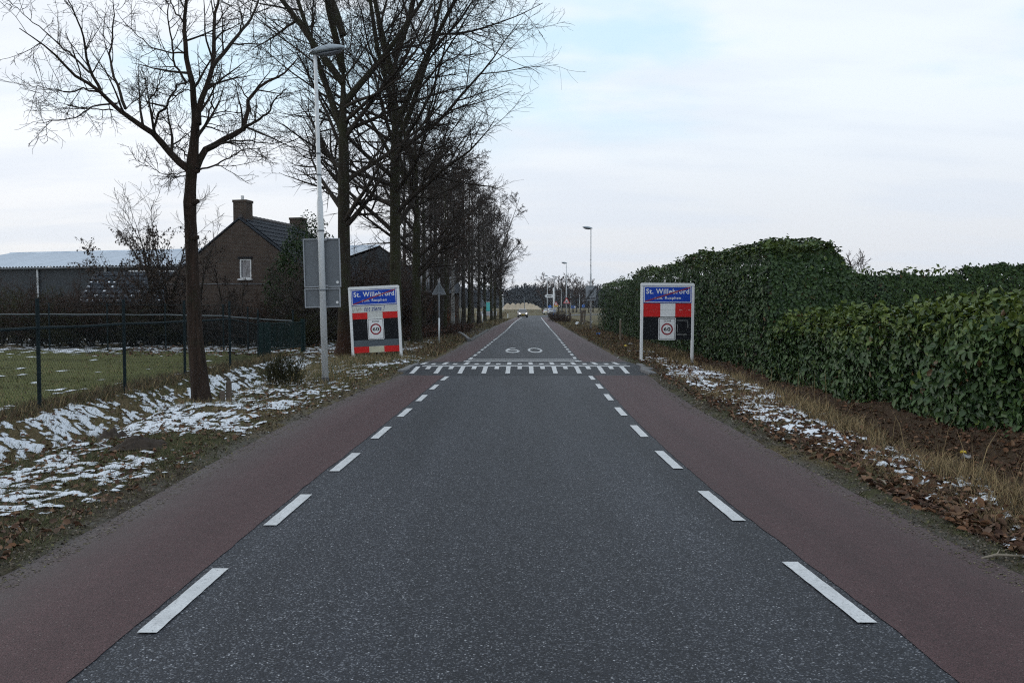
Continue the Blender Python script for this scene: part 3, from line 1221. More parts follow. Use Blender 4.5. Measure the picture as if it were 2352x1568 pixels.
p4, r4 = shoots(rng, p3, r3, 3, .2, 1, 46, 18, .55, .3, 3, .02, .14, .7, .0026)
C.add(p4, r4, 3)
for tb in (T, C):
    tb.v = [v - OAK for v in tb.v]
put_tree((T.mesh('trunk', M['bark_oak']), C.mesh('crown', M['twig'])), 'oak_tree', 'slim bare oak with knotted reddish trunk at the ditch in front of the fence', OAK)

# --- big bare trees behind the lamp post and the sign
m2 = grow_tree(11, 15.0, .25, 6.0, first=.25, limbs=16, n2=10, n3=8, n4=3, rmin=.0054, mats=('bark_rusty', 'twig'), up=.03, ang=56, leaders=5, lead0=.36)
put_tree(m2, 'roadside_tree', 'thick bare tree directly behind the village sign, reddish at its foot', (-5.36, 26.4, 0), 0.3)
m3 = grow_tree(23, 16.5, .265, 7.6, first=.24, limbs=18, n2=10, n3=8, n4=3, rmin=.0059, up=.035, ang=58, leaders=5, lead0=.36)
put_tree(m3, 'roadside_tree', 'tall mossy bare tree just right behind the upper edge of the village sign', (-4.42, 31.5, 0), 1.1)
m4 = grow_tree(37, 14.0, .24, 5.6, first=.18, limbs=13, n2=9, n3=7, n4=2, rmin=.0064, up=.04, ang=52, leaders=5, lead0=.26)
put_tree(m4, 'roadside_tree', 'mossy bare tree forking low between village sign and first triangle sign', (-4.2, 36.5, 0), 2.0)
# --- grove and avenue behind: shared meshes
mA = grow_tree(51, 13, .19, 4.3, first=.26, limbs=20, n2=9, n3=7, n4=3, rmin=.0095, mats=('bark_grey', 'twig_mid'), up=.03, ang=56)
mB = grow_tree(57, 13, .17, 4.0, first=.22, limbs=22, n2=9, n3=7, n4=3, rmin=.0100, mats=('bark_mossy', 'twig_mid'), up=.05, ang=50, droop=.01)
mC = grow_tree(63, 12, .18, 4.0, first=.20, limbs=20, n2=9, n3=7, n4=3, rmin=.0115, mats=('bark_mossy', 'twig_mid'), up=.05, ang=50, leaders=2, lead0=.3)
mBi = grow_tree(71, 12, .135, 2.6, first=.32, limbs=26, n2=8, n3=7, n4=3, rmin=.009, mats=('birch', 'twig_brown'), up=.02, ang=42, droop=.05)


def at(px, y):
    return ((px - 1176) / F * y, y, 0)


birches = [
    (1040, 55, 1.05, .2, 'large white birch with black scars behind the brown low hedge'),
    (1057, 62, (.42, .42, .85), 1.9, 'thin leaning white birch just right of the large birch'),
    (1004, 60, (.4, .4, .7), 4.0, 'slender pale birch just left of the large birch, by the railing'),
]
for px, y, s, r_, lab in birches:
    put_tree(mBi, 'birch_tree', lab, at(px, y), r_, s, 'birches behind the low hedge')
avenue = [
    (1100, 74, mA, 1.0, .5, 'bare roadside tree directly left of the second triangle sign'),
    (1114, 90, mC, 1.08, 2.2, 'bare roadside tree with rusty trunk right behind the second triangle sign'),
    (1129, 94, mB, 1.02, 3.9, 'left of the twin bare trees beyond the second triangle sign'),
    (1136, 98, mC, 1.0, 5.4, 'right of the twin bare trees beyond the second triangle sign'),
    (1150, 104, mC, 1.12, 1.2, 'last wide bare tree of the row, nearest the oncoming car'),
]
for px, y, me, s, r_, lab in avenue:
    put_tree(me, 'roadside_tree', lab, at(px, y), r_, s, 'row of bare trees left of the road')
grove = [(972, 48, mB, .95, .4), (1000, 50, mA, .95, 1.4), (1015, 57, mA, .98, 2.6), (1030, 66, mB, 1.0, 3.3), (1065, 60, mA, 1.02, 4.5), (1078, 70, mB, 1.0, 5.6),
         (990, 68, mA, 1.1, .9), (1050, 80, mB, 1.15, 2.0), (960, 62, mB, 1.1, 3.0), (930, 56, mA, 1.0, 4.0), (1085, 84, mA, 1.1, 5.0), (1022, 46, mB, .72, .8)]
for px, y, me, s, r_ in grove:
    put_tree(me, 'grove_tree', 'thin bare tree of the dense grove between birches and road', at(px, y), r_, s, 'thin bare trees of the grove')
# --- far bare trees right of the bend
mF = grow_tree(81, 11, .2, 3.6, first=.2, limbs=16, n2=8, n3=6, n4=0, rmin=.022, mats=('bark_grey', 'twig_brown'), up=.06, ang=46)
mG = grow_tree(85, 11, .2, 3.2, first=.25, limbs=16, n2=8, n3=6, n4=0, rmin=.024, mats=('bark_grey', 'twig_brown'), up=.07, ang=42)
rg = random.Random(9)
put_tree(mF, 'far_tree', 'small bare tree standing alone behind the white direction arrow', at(1247, 205), 1.0, .88, 'bare trees far beyond the bend')
for k, px in enumerate((1266, 1274, 1283, 1291, 1300, 1307, 1316, 1324, 1333, 1341, 1352, 1362)):
    put_tree((mF, mG)[k % 2], 'far_tree', 'bare brownish tree of the far clump beyond the bend', at(px, 235 + rg.uniform(-15, 25)), rg.uniform(0, 6), rg.uniform(.85, 1.08) * (1 if px < 1320 else .85), 'bare trees far beyond the bend')
# --- far dark wood: one mass
rng = np.random.default_rng(5)
vs, cs = [], []
nt_ = 420
tx = rng.uniform(-170, 190, nt_)
ty = rng.uniform(430, 500, nt_)
th = rng.normal(12.0, 1.1, nt_)
npt = 330
u = rng.normal(size=(nt_, npt, 3))
u /= np.linalg.norm(u, axis=2, keepdims=True)
u *= rng.uniform(.45, 1, (nt_, npt, 1))
cen = np.stack((tx, ty, 1 + th * .45), -1)[:, None]
ctr = cen + u * A_([4.2, 4.0, 1.0]) * np.stack((np.ones(nt_), np.ones(nt_), th * .53), -1)[:, None]
ctr[..., :2] = cen[..., :2] + (ctr[..., :2] - cen[..., :2]) * (1.15 - .5 * np.clip((ctr[..., 2:] - cen[..., 2:]) / (th[:, None, None] * .5), -.2, 1))
ctr = ctr.reshape(-1, 3)
tri = ctr[:, None] + rng.normal(0, 1, (len(ctr), 3, 3)) * A_([.42, .42, .72])
colr = A_((.017, .020, .025)) * rng.uniform(.6, 1.5, (len(ctr), 1))  # blue cast of distant haze is put into the crown colour
fw = link('forest', np_mesh('forest', tri.reshape(-1, 3), [np.arange(len(ctr) * 3).reshape(-1, 3)], M['litter'], False, np.repeat(colr, 3, 0)))
set_props(fw, 'far dark wood along the horizon behind the sand heap', 'forest', kind='stuff')

# ------------------------------------------------------------------ hedges
def leaf_batch(pos, nrm, L, W, rng, droop=.42, fold=.25, simple_leaf=False, up=None):
    """Leaves at pos with faces roughly along nrm; returns verts, quads (or tris)."""
    n = len(pos)
    nr = nrm + rng.normal(0, .40, (n, 3))
    nr /= np.linalg.norm(nr, axis=1, keepdims=True)
    ax = rng.normal(0, .55, (n, 3)) + A_([0, 0, -droop]) if up is None else up
    ax = ax - (ax * nr).sum(1, keepdims=True) * nr
    ax /= np.linalg.norm(ax, axis=1, keepdims=True) + 1e-9
    sd = np.cross(nr, ax)
    L = L[:, None]
    W = W[:, None]
    base = pos
    tip = pos + ax * L - nr * L * .12
    if simple_leaf:
        l = pos + ax * L * .5 - sd * W + nr * W * fold
        r = pos + ax * L * .5 + sd * W + nr * W * fold
        v = np.stack((base, l, tip, r), 1).reshape(-1, 3)
        i = np.arange(n)[:, None] * 4
        return v, np.concatenate((i + [[0, 2, 1]], i + [[0, 3, 2]]), 0)
    l1 = pos + ax * L * .24 - sd * W * .92 + nr * W * fold
    l2 = pos + ax * L * .74 - sd * W * .82 + nr * W * fold
    r1 = pos + ax * L * .24 + sd * W * .92 + nr * W * fold
    r2 = pos + ax * L * .74 + sd * W * .82 + nr * W * fold
    v = np.stack((base, l1, l2, tip, r2, r1), 1).reshape(-1, 3)
    i = np.arange(n)[:, None] * 6
    return v, np.concatenate((i + [[0, 3, 2, 1]], i + [[0, 5, 4, 3]]), 0)


def hedge_palette(rng, n, fresh):
    dark = A_((.020, .046, .017))
    mid = A_((.066, .118, .036))
    lite = A_((.150, .195, .032))
    t = rng.uniform(0, 1, (n, 1))
    c = dark * (1 - t) + mid * t
    f = np.clip(fresh, 0, 1)[:, None]
    c = c * (1 - f) + lite * rng.uniform(.65, 1.15, (n, 1)) * f
    b = rng.uniform(0, 1, n) < .012
    c[b] = A_((.10, .06, .025))
    return c


def hedge_thing(name, label, faces, core, seed, leafL, shoot_pts, extra_stems, group=None, simple_leaf=False, singles=300, fresh_top=.5, tone=1.0, cam_y=0, deform=None):
    """faces: list of (origin, eu, ev, normal, count, bulge)."""
    rng = np.random.default_rng(seed)
    pos, nrm, fr = [], [], []
    for (o, eu, ev, nm, cnt, bulge, fresh) in faces:
        o, eu, ev, nm = map(A_, (o, eu, ev, nm))
        a, b = rng.uniform(0, 1, cnt), rng.uniform(0, 1, cnt)
        lu, lv = np.linalg.norm(eu), np.linalg.norm(ev)
        bump = (fbm(a * lu * 1.1, b * lv * 1.1, seed, 3) - .5) * bulge * 2
        depth = rng.exponential(.06, cnt)
        p = o + a[:, None] * eu + b[:, None] * ev + nm * (bump - np.minimum(depth, .3) + .05)[:, None]
        if abs(nm[2]) < .5:
            p = p - nm * (.42 * sstep(b, .78, 1.0) ** 1.5)[:, None] + A_((0, 0, 1)) * ((fbm(a * lu * .55, a * 0, seed + 5, 3) - .5) * .34 * b)[:, None]
        else:
            p = p - A_((0, 0, 1)) * (.22 * sstep(np.abs(2 * b - 1), .55, 1.0))[:, None] + A_((0, 0, 1)) * ((fbm(a * lu * .55, a * 0, seed + 5, 3) - .5) * .34)[:, None]
        pos.append(p)
        nrm.append(np.broadcast_to(nm, p.shape))
        fr.append(fresh(a, b, depth) if callable(fresh) else np.full(cnt, fresh) * (rng.uniform(0, 1, cnt) < .5))
    pos, nrm, fr = np.concatenate(pos), np.concatenate(nrm), np.concatenate(fr)
    if len(shoot_pts):
        sp, k = A_(shoot_pts), 9
        q = np.repeat(sp, k, 0)
        hh = rng.uniform(.04, .30, len(sp))
        kk = np.tile(np.linspace(0, 1, k), len(sp))
        q = q + np.stack((rng.normal(0, .012, len(q)), rng.normal(0, .012, len(q)), kk * np.repeat(hh, k)), -1)
        sn = rng.normal(0, 1, q.shape)
        sn[:, 2] = .9
        pos = np.concatenate((pos, q))
        nrm = np.concatenate((nrm, sn / np.linalg.norm(sn, axis=1, keepdims=True)))
        fr = np.concatenate((fr, rng.uniform(.35, 1, len(q)) * fresh_top * 1.6))
    if deform:
        pos = deform(pos)
    n = len(pos)
    L = rng.uniform(.6, 1.3, n) * leafL
    W = L * rng.uniform(.26, .35, n)
    v, q = leaf_batch(pos, nrm, L, W, rng, simple_leaf=simple_leaf)
    col = hedge_palette(rng, n, fr) * tone
    per = 4 if simple_leaf else 6
    root = thing(name, label, 'hedge', core[0], 0, group)
    o0 = A_(core[0])
    keep = np.ones(n, bool)
    if singles:
        # the leaves that show largest: nearest the viewer on the outer layer
        dist = np.linalg.norm(pos - A_((0, 0, 1.6)), axis=1) / L
        dist = np.where(pos[:, 1] < cam_y, 1e9, dist)
        pick = np.argsort(dist)[:singles]
        keep[pick] = False
    me_q = q.reshape(2, n, -1)[:, keep].reshape(-1, q.shape[1])
    fol = link('foliage', np_mesh('foliage', v - o0, [me_q], M['leaf'] if not simple_leaf else M['leaf_dull'], False, np.repeat(col, per, 0)), root)
    fol['kind'] = 'stuff'
    if singles:
        # shared leaf meshes, three tones
        lv, lq = leaf_batch(np.zeros((1, 3)), A_([[0., 0, 1]]), A_([1.]), A_([.235]), np.random.default_rng(1), up=A_([[0., 1, 0]]))
        lv = A_([(0, 0, 0), (-.245, .28, .07), (-.23, .7, .06), (0, 1, -.12), (.23, .7, .06), (.245, .28, .07)])
        protos = []
        for k in range(4):
            cc = hedge_palette(np.random.default_rng(40 + k), 1, A_([(0, .1, .35, .7)[k]])) * tone
            protos.append(np_mesh('leaf', lv, [A_([[0, 3, 2, 1], [0, 5, 4, 3]])], M['leaf'], False, np.repeat(cc, 6, 0)))
        for i in pick:
            b, tip = v[i * 6], v[i * 6 + 3]
            ax = Vector(tip - b)
            side = Vector(v[i * 6 + 5] - v[i * 6 + 1])
            yv = ax.normalized()
            xv = (side - side.dot(yv) * yv).normalized()
            zv = xv.cross(yv)
            mt = Matrix((xv, yv, zv)).transposed().to_4x4()
            o = link('leaf', protos[min(3, int(fr[i] * 3 + rng.uniform(0, 1.6)))], root)
            o.location = Vector(b - o0)
            o.rotation_euler = mt.to_euler()
            o.scale = (float(L[i]),) * 3
    # inner branches: a dark tangle that closes the hedge
    rb = np.random.default_rng(seed + 3)
    c0, c1 = A_(core[1]), A_(core[2])
    nb = extra_stems
    base = np.stack((rb.uniform(c0[0], c1[0], nb), rb.uniform(c0[1], c1[1], nb), np.full(nb, c0[2])), -1)
    K = 6
    pts = np.empty((nb, K + 1, 3))
    pts[:, 0] = base
    hh = (c1[2] - c0[2]) * rb.uniform(.75, 1.0, nb)
    d = rb.normal(0, .25, (nb, 3))
    d[:, 2] = 1
    for k in range(K):
        d[:, :2] += rb.normal(0, .12, (nb, 2))
        pts[:, k + 1] = pts[:, k] + d / np.abs(d[:, 2:]) * (hh / K)[:, None]
    pts[..., 0] = np.clip(pts[..., 0], c0[0], c1[0])
    pts[..., 1] = np.clip(pts[..., 1], c0[1], c1[1])
    rad = np.full((nb, K + 1), .014) * np.linspace(1, .35, K + 1)
    tb = Tubes()
    tb.add(pts, rad, 4)
    p2, r2 = shoots(rb, pts, rad, 10, .05, 1, 60, 15, lambda t, pl: np.full_like(t, .4), 0, 3, .02, .2, .6, .006)
    tb.add(p2, r2, 3)
    tb.v = [a - o0 for a in tb.v]
    br = link('branches', tb.mesh('branches', M['twig']), root)
    # shaded inner foliage
    ci = 5000 if n > 20000 else 2500
    pp = np.stack([rb.uniform(c0[k], c1[k], ci) for k in range(3)], -1)
    nn = rb.normal(0, 1, pp.shape)
    v2, q2 = leaf_batch(pp, nn, rb.uniform(.16, .30, ci), rb.uniform(.08, .13, ci), rb, simple_leaf=True)
    inner = link('inner_foliage', np_mesh('inner_foliage', v2 - o0, [q2], M['leaf_dull'], False, np.repeat(hedge_palette(rb, ci, np.zeros(ci)), 4, 0)), root)
    inner['kind'] = 'stuff'
    return root


rng = np.random.default_rng(77)
# near low laurel hedge: front face x=6, from y=5 to 19
fx = 6.05
ntop = lambda y: np.interp(y, [5, 9.5, 13, 16, 19], [1.70, 1.66, 1.55, 1.42, 1.30])
shp = []
for _ in range(330):
    y = rng.uniform(6, 18.8)
    x = fx + rng.uniform(.0, 1.6)
    shp.append((x, y, float(ntop(y)) - .05))
nf = lambda a, b, d: sstep(b, .55, 1.0) * .75 * (np.random.default_rng(1).uniform(0, 1, len(a)) < .55) + (np.random.default_rng(2).uniform(0, 1, len(a)) < .03) * .6
tf = lambda a, b, d: .85 * (np.random.default_rng(3).uniform(0, 1, len(a)) < .6)
faces = [
    ((fx, 5, .05), (0, 8.0, 0), (0, 0, 1.58), (-1, 0, 0), 19000, .26, nf),
    ((fx, 13, -.02), (0, 6.0, 0), (0, 0, 1.42), (-1, 0, 0), 9500, .22, nf),
    ((fx, 5, 1.62), (0, 8.0, -.10), (1.8, 0, 0), (0, 0, 1), 8000, .16, tf),
    ((fx, 13, 1.52), (0, 6.0, -.22), (1.8, 0, 0), (0, 0, 1), 5000, .14, tf),
]
hedge_thing('laurel_hedge', 'low clipped laurel hedge in front, with fresh light shoots on top', faces, ((fx + .9, 12, 0), (fx + .16, 5.0, 0.0), (fx + 1.7, 19, 1.36)), 3, .114, shp, 200, singles=300, tone=.95, cam_y=9.4)
def round_end(p):
    p = p.copy()
    hi_ = sstep(p[:, 2], 1.2, 3.2)
    p[:, 2] -= hi_ * (.62 * sstep(p[:, 0], fx + 1.45, fx + 2.25) ** 1.3 + .18 * sstep(p[:, 1], 21.2, 19.5)) * sstep(p[:, 1], 27, 22)
    p[:, 0] -= .16 * sstep(p[:, 2], 2.2, 3.2) * sstep(p[:, 0], fx + 1.5, fx + 2.1) * sstep(p[:, 1], 27, 22)
    return p


# tall hedge behind: y=19.6..58
shp = []
for _ in range(120):
    y = rng.uniform(19.8, 50)
    shp.append((fx + rng.uniform(.05, 1.9), y, 3.22 + .1 * math.sin(y * .5)))
ff = lambda a, b, d: sstep(b, .9, 1.0) * .5 + (np.random.default_rng(6).uniform(0, 1, len(a)) < .02) * .5
faces = [
    ((fx + .05, 19.6, -.05), (0, 10, 0), (0, 0, 3.25), (-1, 0, 0), 16000, .2, ff),
    ((fx + .05, 29.6, -.05), (0, 13, 0), (0, 0, 3.40), (-1, 0, 0), 10000, .22, ff),
    ((fx + .05, 42.6, -.05), (0, 15.5, 0), (0, 0, 3.10), (-1, 0, 0), 6000, .22, ff),
    ((fx + .05, 19.6, 0), (2.08, 0, 0), (0, 0, 3.3), (0, -1, 0), 10000, .16, ff),
    ((fx + 2.12, 19.6, 0), (0, 6, 0), (0, 0, 3.2), (1, 0, 0), 2500, .16, 0),
    ((fx + .05, 19.6, 3.28), (0, 11, .06), (2.05, 0, 0), (0, 0, 1), 6000, .2, .5),
    ((fx + .05, 30.6, 3.32), (0, 12, 0), (1.95, 0, 0), (0, 0, 1), 3500, .22, .5),
    ((fx + .05, 42.6, 3.1), (0, 15.5, 0), (1.95, 0, 0), (0, 0, 1), 3000, .22, .4),
]
hedge_thing('laurel_hedge', 'tall dark laurel hedge running along the road behind the right village sign', faces, ((fx + 1, 38, 0), (fx + .24, 20.2, 0.0), (fx + 1.4, 57.8, 2.75)), 8, .108, shp, 330, singles=300, fresh_top=.25, tone=.85, cam_y=19, deform=round_end)
# far hedge across the back right
faces = [
    ((15.2, 40, .0), (6.6, -.3, 0), (0, 0, 3.15), (0, -1, 0), 13000, .34, .15),
    ((21.8, 39.7, .0), (9.0, -.5, 0), (0, 0, 3.65), (0, -1, 0), 17000, .36, .15),
    ((15.2, 40, 2.95), (6.6, 0, .1), (0, 1.5, 0), (0, 0, 1), 3000, .34, .2),
    ((21.8, 39.7, 3.45), (9.0, 0, .1), (0, 1.5, 0), (0, 0, 1), 3500, .38, .2),
]
hedge_thing('evergreen_hedge', 'distant uneven dark evergreen hedge behind the low laurel hedge', faces, ((22, 40.6, 0), (15.5, 40.1, 0), (30.6, 41.1, 3.1)), 15, .19, [(x_, 40.5, 3.2 + .02 * (x_ - 15)) for x_ in np.linspace(15.5, 30.5, 60)], 160, simple_leaf=True, singles=0, tone=.85)
mBush = grow_tree(91, 4.2, .06, 2.0, first=.08, limbs=20, n2=8, n3=6, n4=0, rmin=.008, mats=('bark_grey', 'twig_brown'), up=.06, ang=40)
put_tree(mBush, 'bare_shrub', 'bare shrub rising in the gap between tall hedge and distant hedge', (17.6, 42.5, 0), .4, .95, cat='shrub')
rng = np.random.default_rng(12)
n = 3200
u = rng.normal(size=(n, 3))
u /= np.linalg.norm(u, axis=1, keepdims=True)
pos = A_((0, 0, 1.55)) + u * A_([.85, .85, 1.5]) * rng.uniform(.55, 1.0, (n, 1))
v, q = leaf_batch(pos, u, rng.uniform(.10, .2, n), rng.uniform(.035, .06, n), rng, simple_leaf=True)
t = thing('evergreen_shrub', 'round dark evergreen shrub right behind the end of the tall hedge', 'shrub', (17.0, 39.0, 0))
o = link('foliage', np_mesh('foliage', v, [q], M['leaf_dull'], False, np.repeat(hedge_palette(rng, n, np.zeros(n)) * .8, 4, 0)), t)
o['kind'] = 'stuff'
MB().tube([(0, 0, -.05), (.02, 0, 1.0), (0, .03, 2.2)], [.07, .05, .02], 7).build('trunk', M['bark_grey'], t)

# ------------------------------------------------------------------ house
ha = math.atan2(.22, 1.0)          # gable front turned a little
HT = thing('brick_house', 'old brown brick house with steep gable and chimney behind the fence', 'house', (-13.1, 40, 0), -ha)
hw, he, hr, hl = 4.1, 2.76, 5.78, 6.6     # half width, eaves, ridge, length


def wall_with_hole():
    m_ = MB()
    wx0, wx1, wz0, wz1 = -.02, .60, 2.98, 3.90
    # gable as pieces round the window opening
    def gz_(x): return hr - abs(x) * (hr - he) / hw
    pol = [[(-hw, 0), (wx0, 0), (wx0, gz_(wx0)), (-hw, he)],
           [(wx0, 0), (wx1, 0), (wx1, wz0), (wx0, wz0)],
           [(wx0, wz1), (wx1, wz1), (wx1, gz_(wx1)), (0, hr), (wx0, gz_(wx0))],
           [(wx1, 0), (hw, 0), (hw, he), (wx1, gz_(wx1))]]
    for p in pol:
        m_.prism(p, 0, .3)
    m_.box((-hw + .15, hl / 2 + .3, he / 2), (.3, hl - .02, he))
    m_.box((hw - .15, hl / 2 + .3, he / 2), (.3, hl - .02, he))
    m_.prism([(-hw, 0), (hw, 0), (hw, he), (0, hr), (-hw, he)], hl, hl + .3)
    return m_


wall_with_hole().build('wall', M['brick'], HT)
w = MB()
for c, s in (((.29, .06, 2.99), (.60, .08, .07)), ((.29, .06, 3.865), (.60, .08, .07)), ((.015, .06, 3.43), (.07, .08, .81)), ((.565, .06, 3.43), (.07, .08, .81))):
    w.box(c, s)
win = w.build('window', M['white'], HT)
MB().box((.29, .10, 3.43), (.48, .02, .81)).build('pane', M['glass'], win)
MB().box((.29, -.03, 2.93), (.74, .12, .07)).build('sill', M['white_print'], win)
MB().box((.29, -.003, 3.96), (.78, .05, .1)).build('lintel', M['black'], HT)
MB().box((-.6, -.012, 2.72), (7.0, .03, .028)).build('ledge', M['alu'], HT)
# gable edge boards and roof deck
sl = math.atan2(hr - he, hw)
for s in (-1, 1):
    m_ = MB()
    L_ = math.hypot(hw + .25, (hr - he) * (hw + .25) / hw)
    cxm, czm = s * (hw + .25) / 2, hr - (hr - he) * (hw + .25) / hw / 2 + .10
    m_.box((cxm, hl / 2 + .12, czm), (L_, hl + .3, .07), Matrix.Rotation(s * sl, 3, 'Y'))
    rf = m_.build('roof', M['tile'], HT)
    if s == 1:
        roof_r = rf
# pantiles on the visible slope: shared mesh, one object each
tile = MB()
prof = [(-.14, .0), (-.07, .035), (.0, .045), (.07, .03), (.12, .0), (.15, .005)]
ra_ = [(x, -.20, z + .035) for x, z in prof] + [(x, -.20, z + .015) for x, z in reversed(prof)]
rb_ = [(x, .20, z) for x, z in prof] + [(x, .20, z - .02) for x, z in reversed(prof)]
tile.loft([ra_, rb_])
tme = tile.mesh('roof_tile', M['tile'])
rt_ = random.Random(3)
rows, cols = 13, 23
for i in range(rows):
    for j in range(cols):
        s_ = .25 + i * .395
        x = s_ * math.cos(sl)
        z = hr - s_ * math.sin(sl) + .185
        o = link('roof_tile', tme, roof_r, (x, .12 + .15 + j * .285 + rt_.uniform(-.008, .008), z + rt_.uniform(-.006, .006)))
        o.rotation_euler = (Matrix.Rotation(sl, 4, 'Y') @ Matrix.Rotation(-math.pi / 2, 4, 'Z') @ Matrix.Rotation(math.pi, 4, 'Z')).to_euler()
m_ = MB()
for j in range(17):
    m_.tube([(0, .1 + j * .38, hr + .17), (0, .1 + j * .38 + .37, hr + .20)], [.12, .13], 8)
m_.build('ridge', M['tile_red'], HT)
for yy_, zt in ((.45, 6.75), (6.2, 6.5)):
    m_ = MB()
    m_.box((-.06, yy_, (hr - .3 + zt) / 2), (.68 if yy_ < 2 else .72, .62, zt - hr + .3))
    m_.box((-.06, yy_, zt - .05), (.74 if yy_ < 2 else .78, .68, .12))
    ch = m_.build('chimney', M['brick'], HT)
    if yy_ < 2:
        MB().tube([(-.08, yy_, zt), (-.08, yy_, zt + .24)], [.075, .075], 10).build('flue', M['white'], ch)

# low outbuilding with snow-dusted tiles
SH = thing('outbuilding', 'low brick outbuilding with snow-dusted tiled roof left of the brick house', 'shed', (-19.6, 42, 0), R(6))
MB().box((0, 1.6, .95), (4.0, 3.0, 1.9)).build('wall', M['brick'], SH)
m_ = MB()
m_.add([(-2.2, -.25, 1.75), (2.2, -.25, 1.75), (2.2, 2.1, 3.45), (-2.2, 2.1, 3.45), (-2.2, -.25, 1.68), (2.2, -.25, 1.68), (2.2, 2.1, 3.38), (-2.2, 2.1, 3.38)],
       [(0, 1, 2, 3), (7, 6, 5, 4), (0, 4, 5, 1), (1, 5, 6, 2), (2, 6, 7, 3), (3, 7, 4, 0)])
m_.add([(-2.2, 2.1, 3.46), (2.2, 2.1, 3.46), (2.2, 4.2, 1.75), (-2.2, 4.2, 1.75)], [(0, 1, 2, 3)])
srf = m_.build('roof', M['tile'], SH)
m_ = MB()
m_.add([(-1.98, .1, 1.88), (-1.98, 3.1, 1.88), (-1.98, 2.1, 3.36)], [(0, 1, 2)])
m_.add([(1.98, .1, 1.88), (1.98, 3.1, 1.88), (1.98, 2.1, 3.36)], [(0, 1, 2)])
m_.build('gable', M['brick'], SH)
tme2 = tme.copy()
sl2 = math.atan2(1.7, 2.35)
sm = MB()
for i in range(7):
    for j in range(15):
        s_ = .2 + i * .40
        o = link('roof_tile', tme2, srf, (-2.05 + j * .29, -.25 + s_ * math.cos(sl2), 1.79 + s_ * math.sin(sl2)))
        o.rotation_euler = (sl2, 0, 0)
        if rt_.random() < .34 and i < 5:
            sm.box((-2.05 + j * .29, -.25 + (s_ - .05) * math.cos(sl2), 1.865 + (s_ - .05) * math.sin(sl2)), (rt_.uniform(.06, .18), rt_.uniform(.05, .12), .012), Matrix.Rotation(sl2, 3, 'X'))
o = sm.build('snow_patches', M['snow_cap'], SH)
o['kind'] = 'stuff'
MB().box((1.2, 2.1, 3.50), (3.4, .12, .07)).build('ridge', M['white'], SH)

# ------------------------------------------------------------------ barn
BT = thing('barn', 'long low barn with frosted corrugated roof and dark walls behind the bushes', 'barn', (-41.5, 68.8, 0))
bd = A_([15.4, -4.1, 0])
bd = bd / np.linalg.norm(bd)
bn = A_([-bd[1], bd[0], 0]) * -1.0     # towards the viewer
BL, BE, BR, BW = 33.0, 4.45, 6.0, 7.0


def bp(s, t, z):
    p = bd * s + bn * t
    return (p[0], p[1], z)


nc = 240
vs, fs = [], []
for k in range(nc + 1):
    s = BL * k / nc
    h = .05 * math.cos(k * math.pi)
    for (t, z) in ((7.25, BE + .02), (0, BR), (-7.25, BE + .02)):
        vs.append(bp(s, t, z + h))
    if k:
        o = 3 * (k - 1)
        fs += [(o, o + 3, o + 4, o + 1), (o + 1, o + 4, o + 5, o + 2)]
rngb = np.random.default_rng(8)
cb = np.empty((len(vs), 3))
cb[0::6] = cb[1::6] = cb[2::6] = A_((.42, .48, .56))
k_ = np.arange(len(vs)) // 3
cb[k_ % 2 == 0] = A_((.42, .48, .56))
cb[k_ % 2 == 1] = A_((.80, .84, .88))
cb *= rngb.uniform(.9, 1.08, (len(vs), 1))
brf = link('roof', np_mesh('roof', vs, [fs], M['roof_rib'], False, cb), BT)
m_ = MB()
m_.add([bp(0, .3, BR - .05), bp(BL, .3, BR - .05), bp(BL, 0, BR + .11), bp(0, 0, BR + .11), bp(0, -.3, BR - .05), bp(BL, -.3, BR - .05)], [(0, 1, 2, 3), (3, 2, 5, 4)])
m_.build('ridge_cap', M['roof_sheet'], brf)
m_ = MB()
m_.add([bp(0, 7, 0), bp(BL, 7, 0), bp(BL, 7, BE - .06), bp(0, 7, BE - .06)], [(0, 1, 2, 3)])
m_.add([bp(0, -7, 0), bp(BL, -7, 0), bp(BL, -7, BE - .06), bp(0, -7, BE - .06)], [(3, 2, 1, 0)])
for s in (0, BL):
    m_.add([bp(s, 7, 0), bp(s, -7, 0), bp(s, -7, BE - .06), bp(s, 0, BR - .12), bp(s, 7, BE - .06)], [(0, 1, 2, 3, 4)])
m_.build('wall', M['barn_wall'], BT)
MB().add([bp(-.05, 7.03, 0), bp(2.6, 7.03, 0), bp(2.6, 7.03, 2.6), bp(-.05, 7.03, 2.6)], [(0, 1, 2, 3)]).build('lower_panel', M['barn_tan'], BT)
for s in (3.9, 9.7, 15.5, 21.3, 27.1):
    MB().tube([bp(s, 7.1, 0), bp(s, 7.1, BE - .1)], .07, 6).build('downpipe', M['galv'], BT)
MB().tube([bp(-.1, 7.3, BE - .1), bp(BL + .1, 7.3, BE - .1)], .07, 6).build('gutter', M['alu'], BT)

# ------------------------------------------------------------------ fences and gate


def gzf(x, y):
    return float(ground_z(A_([x]), A_([y]))[0])


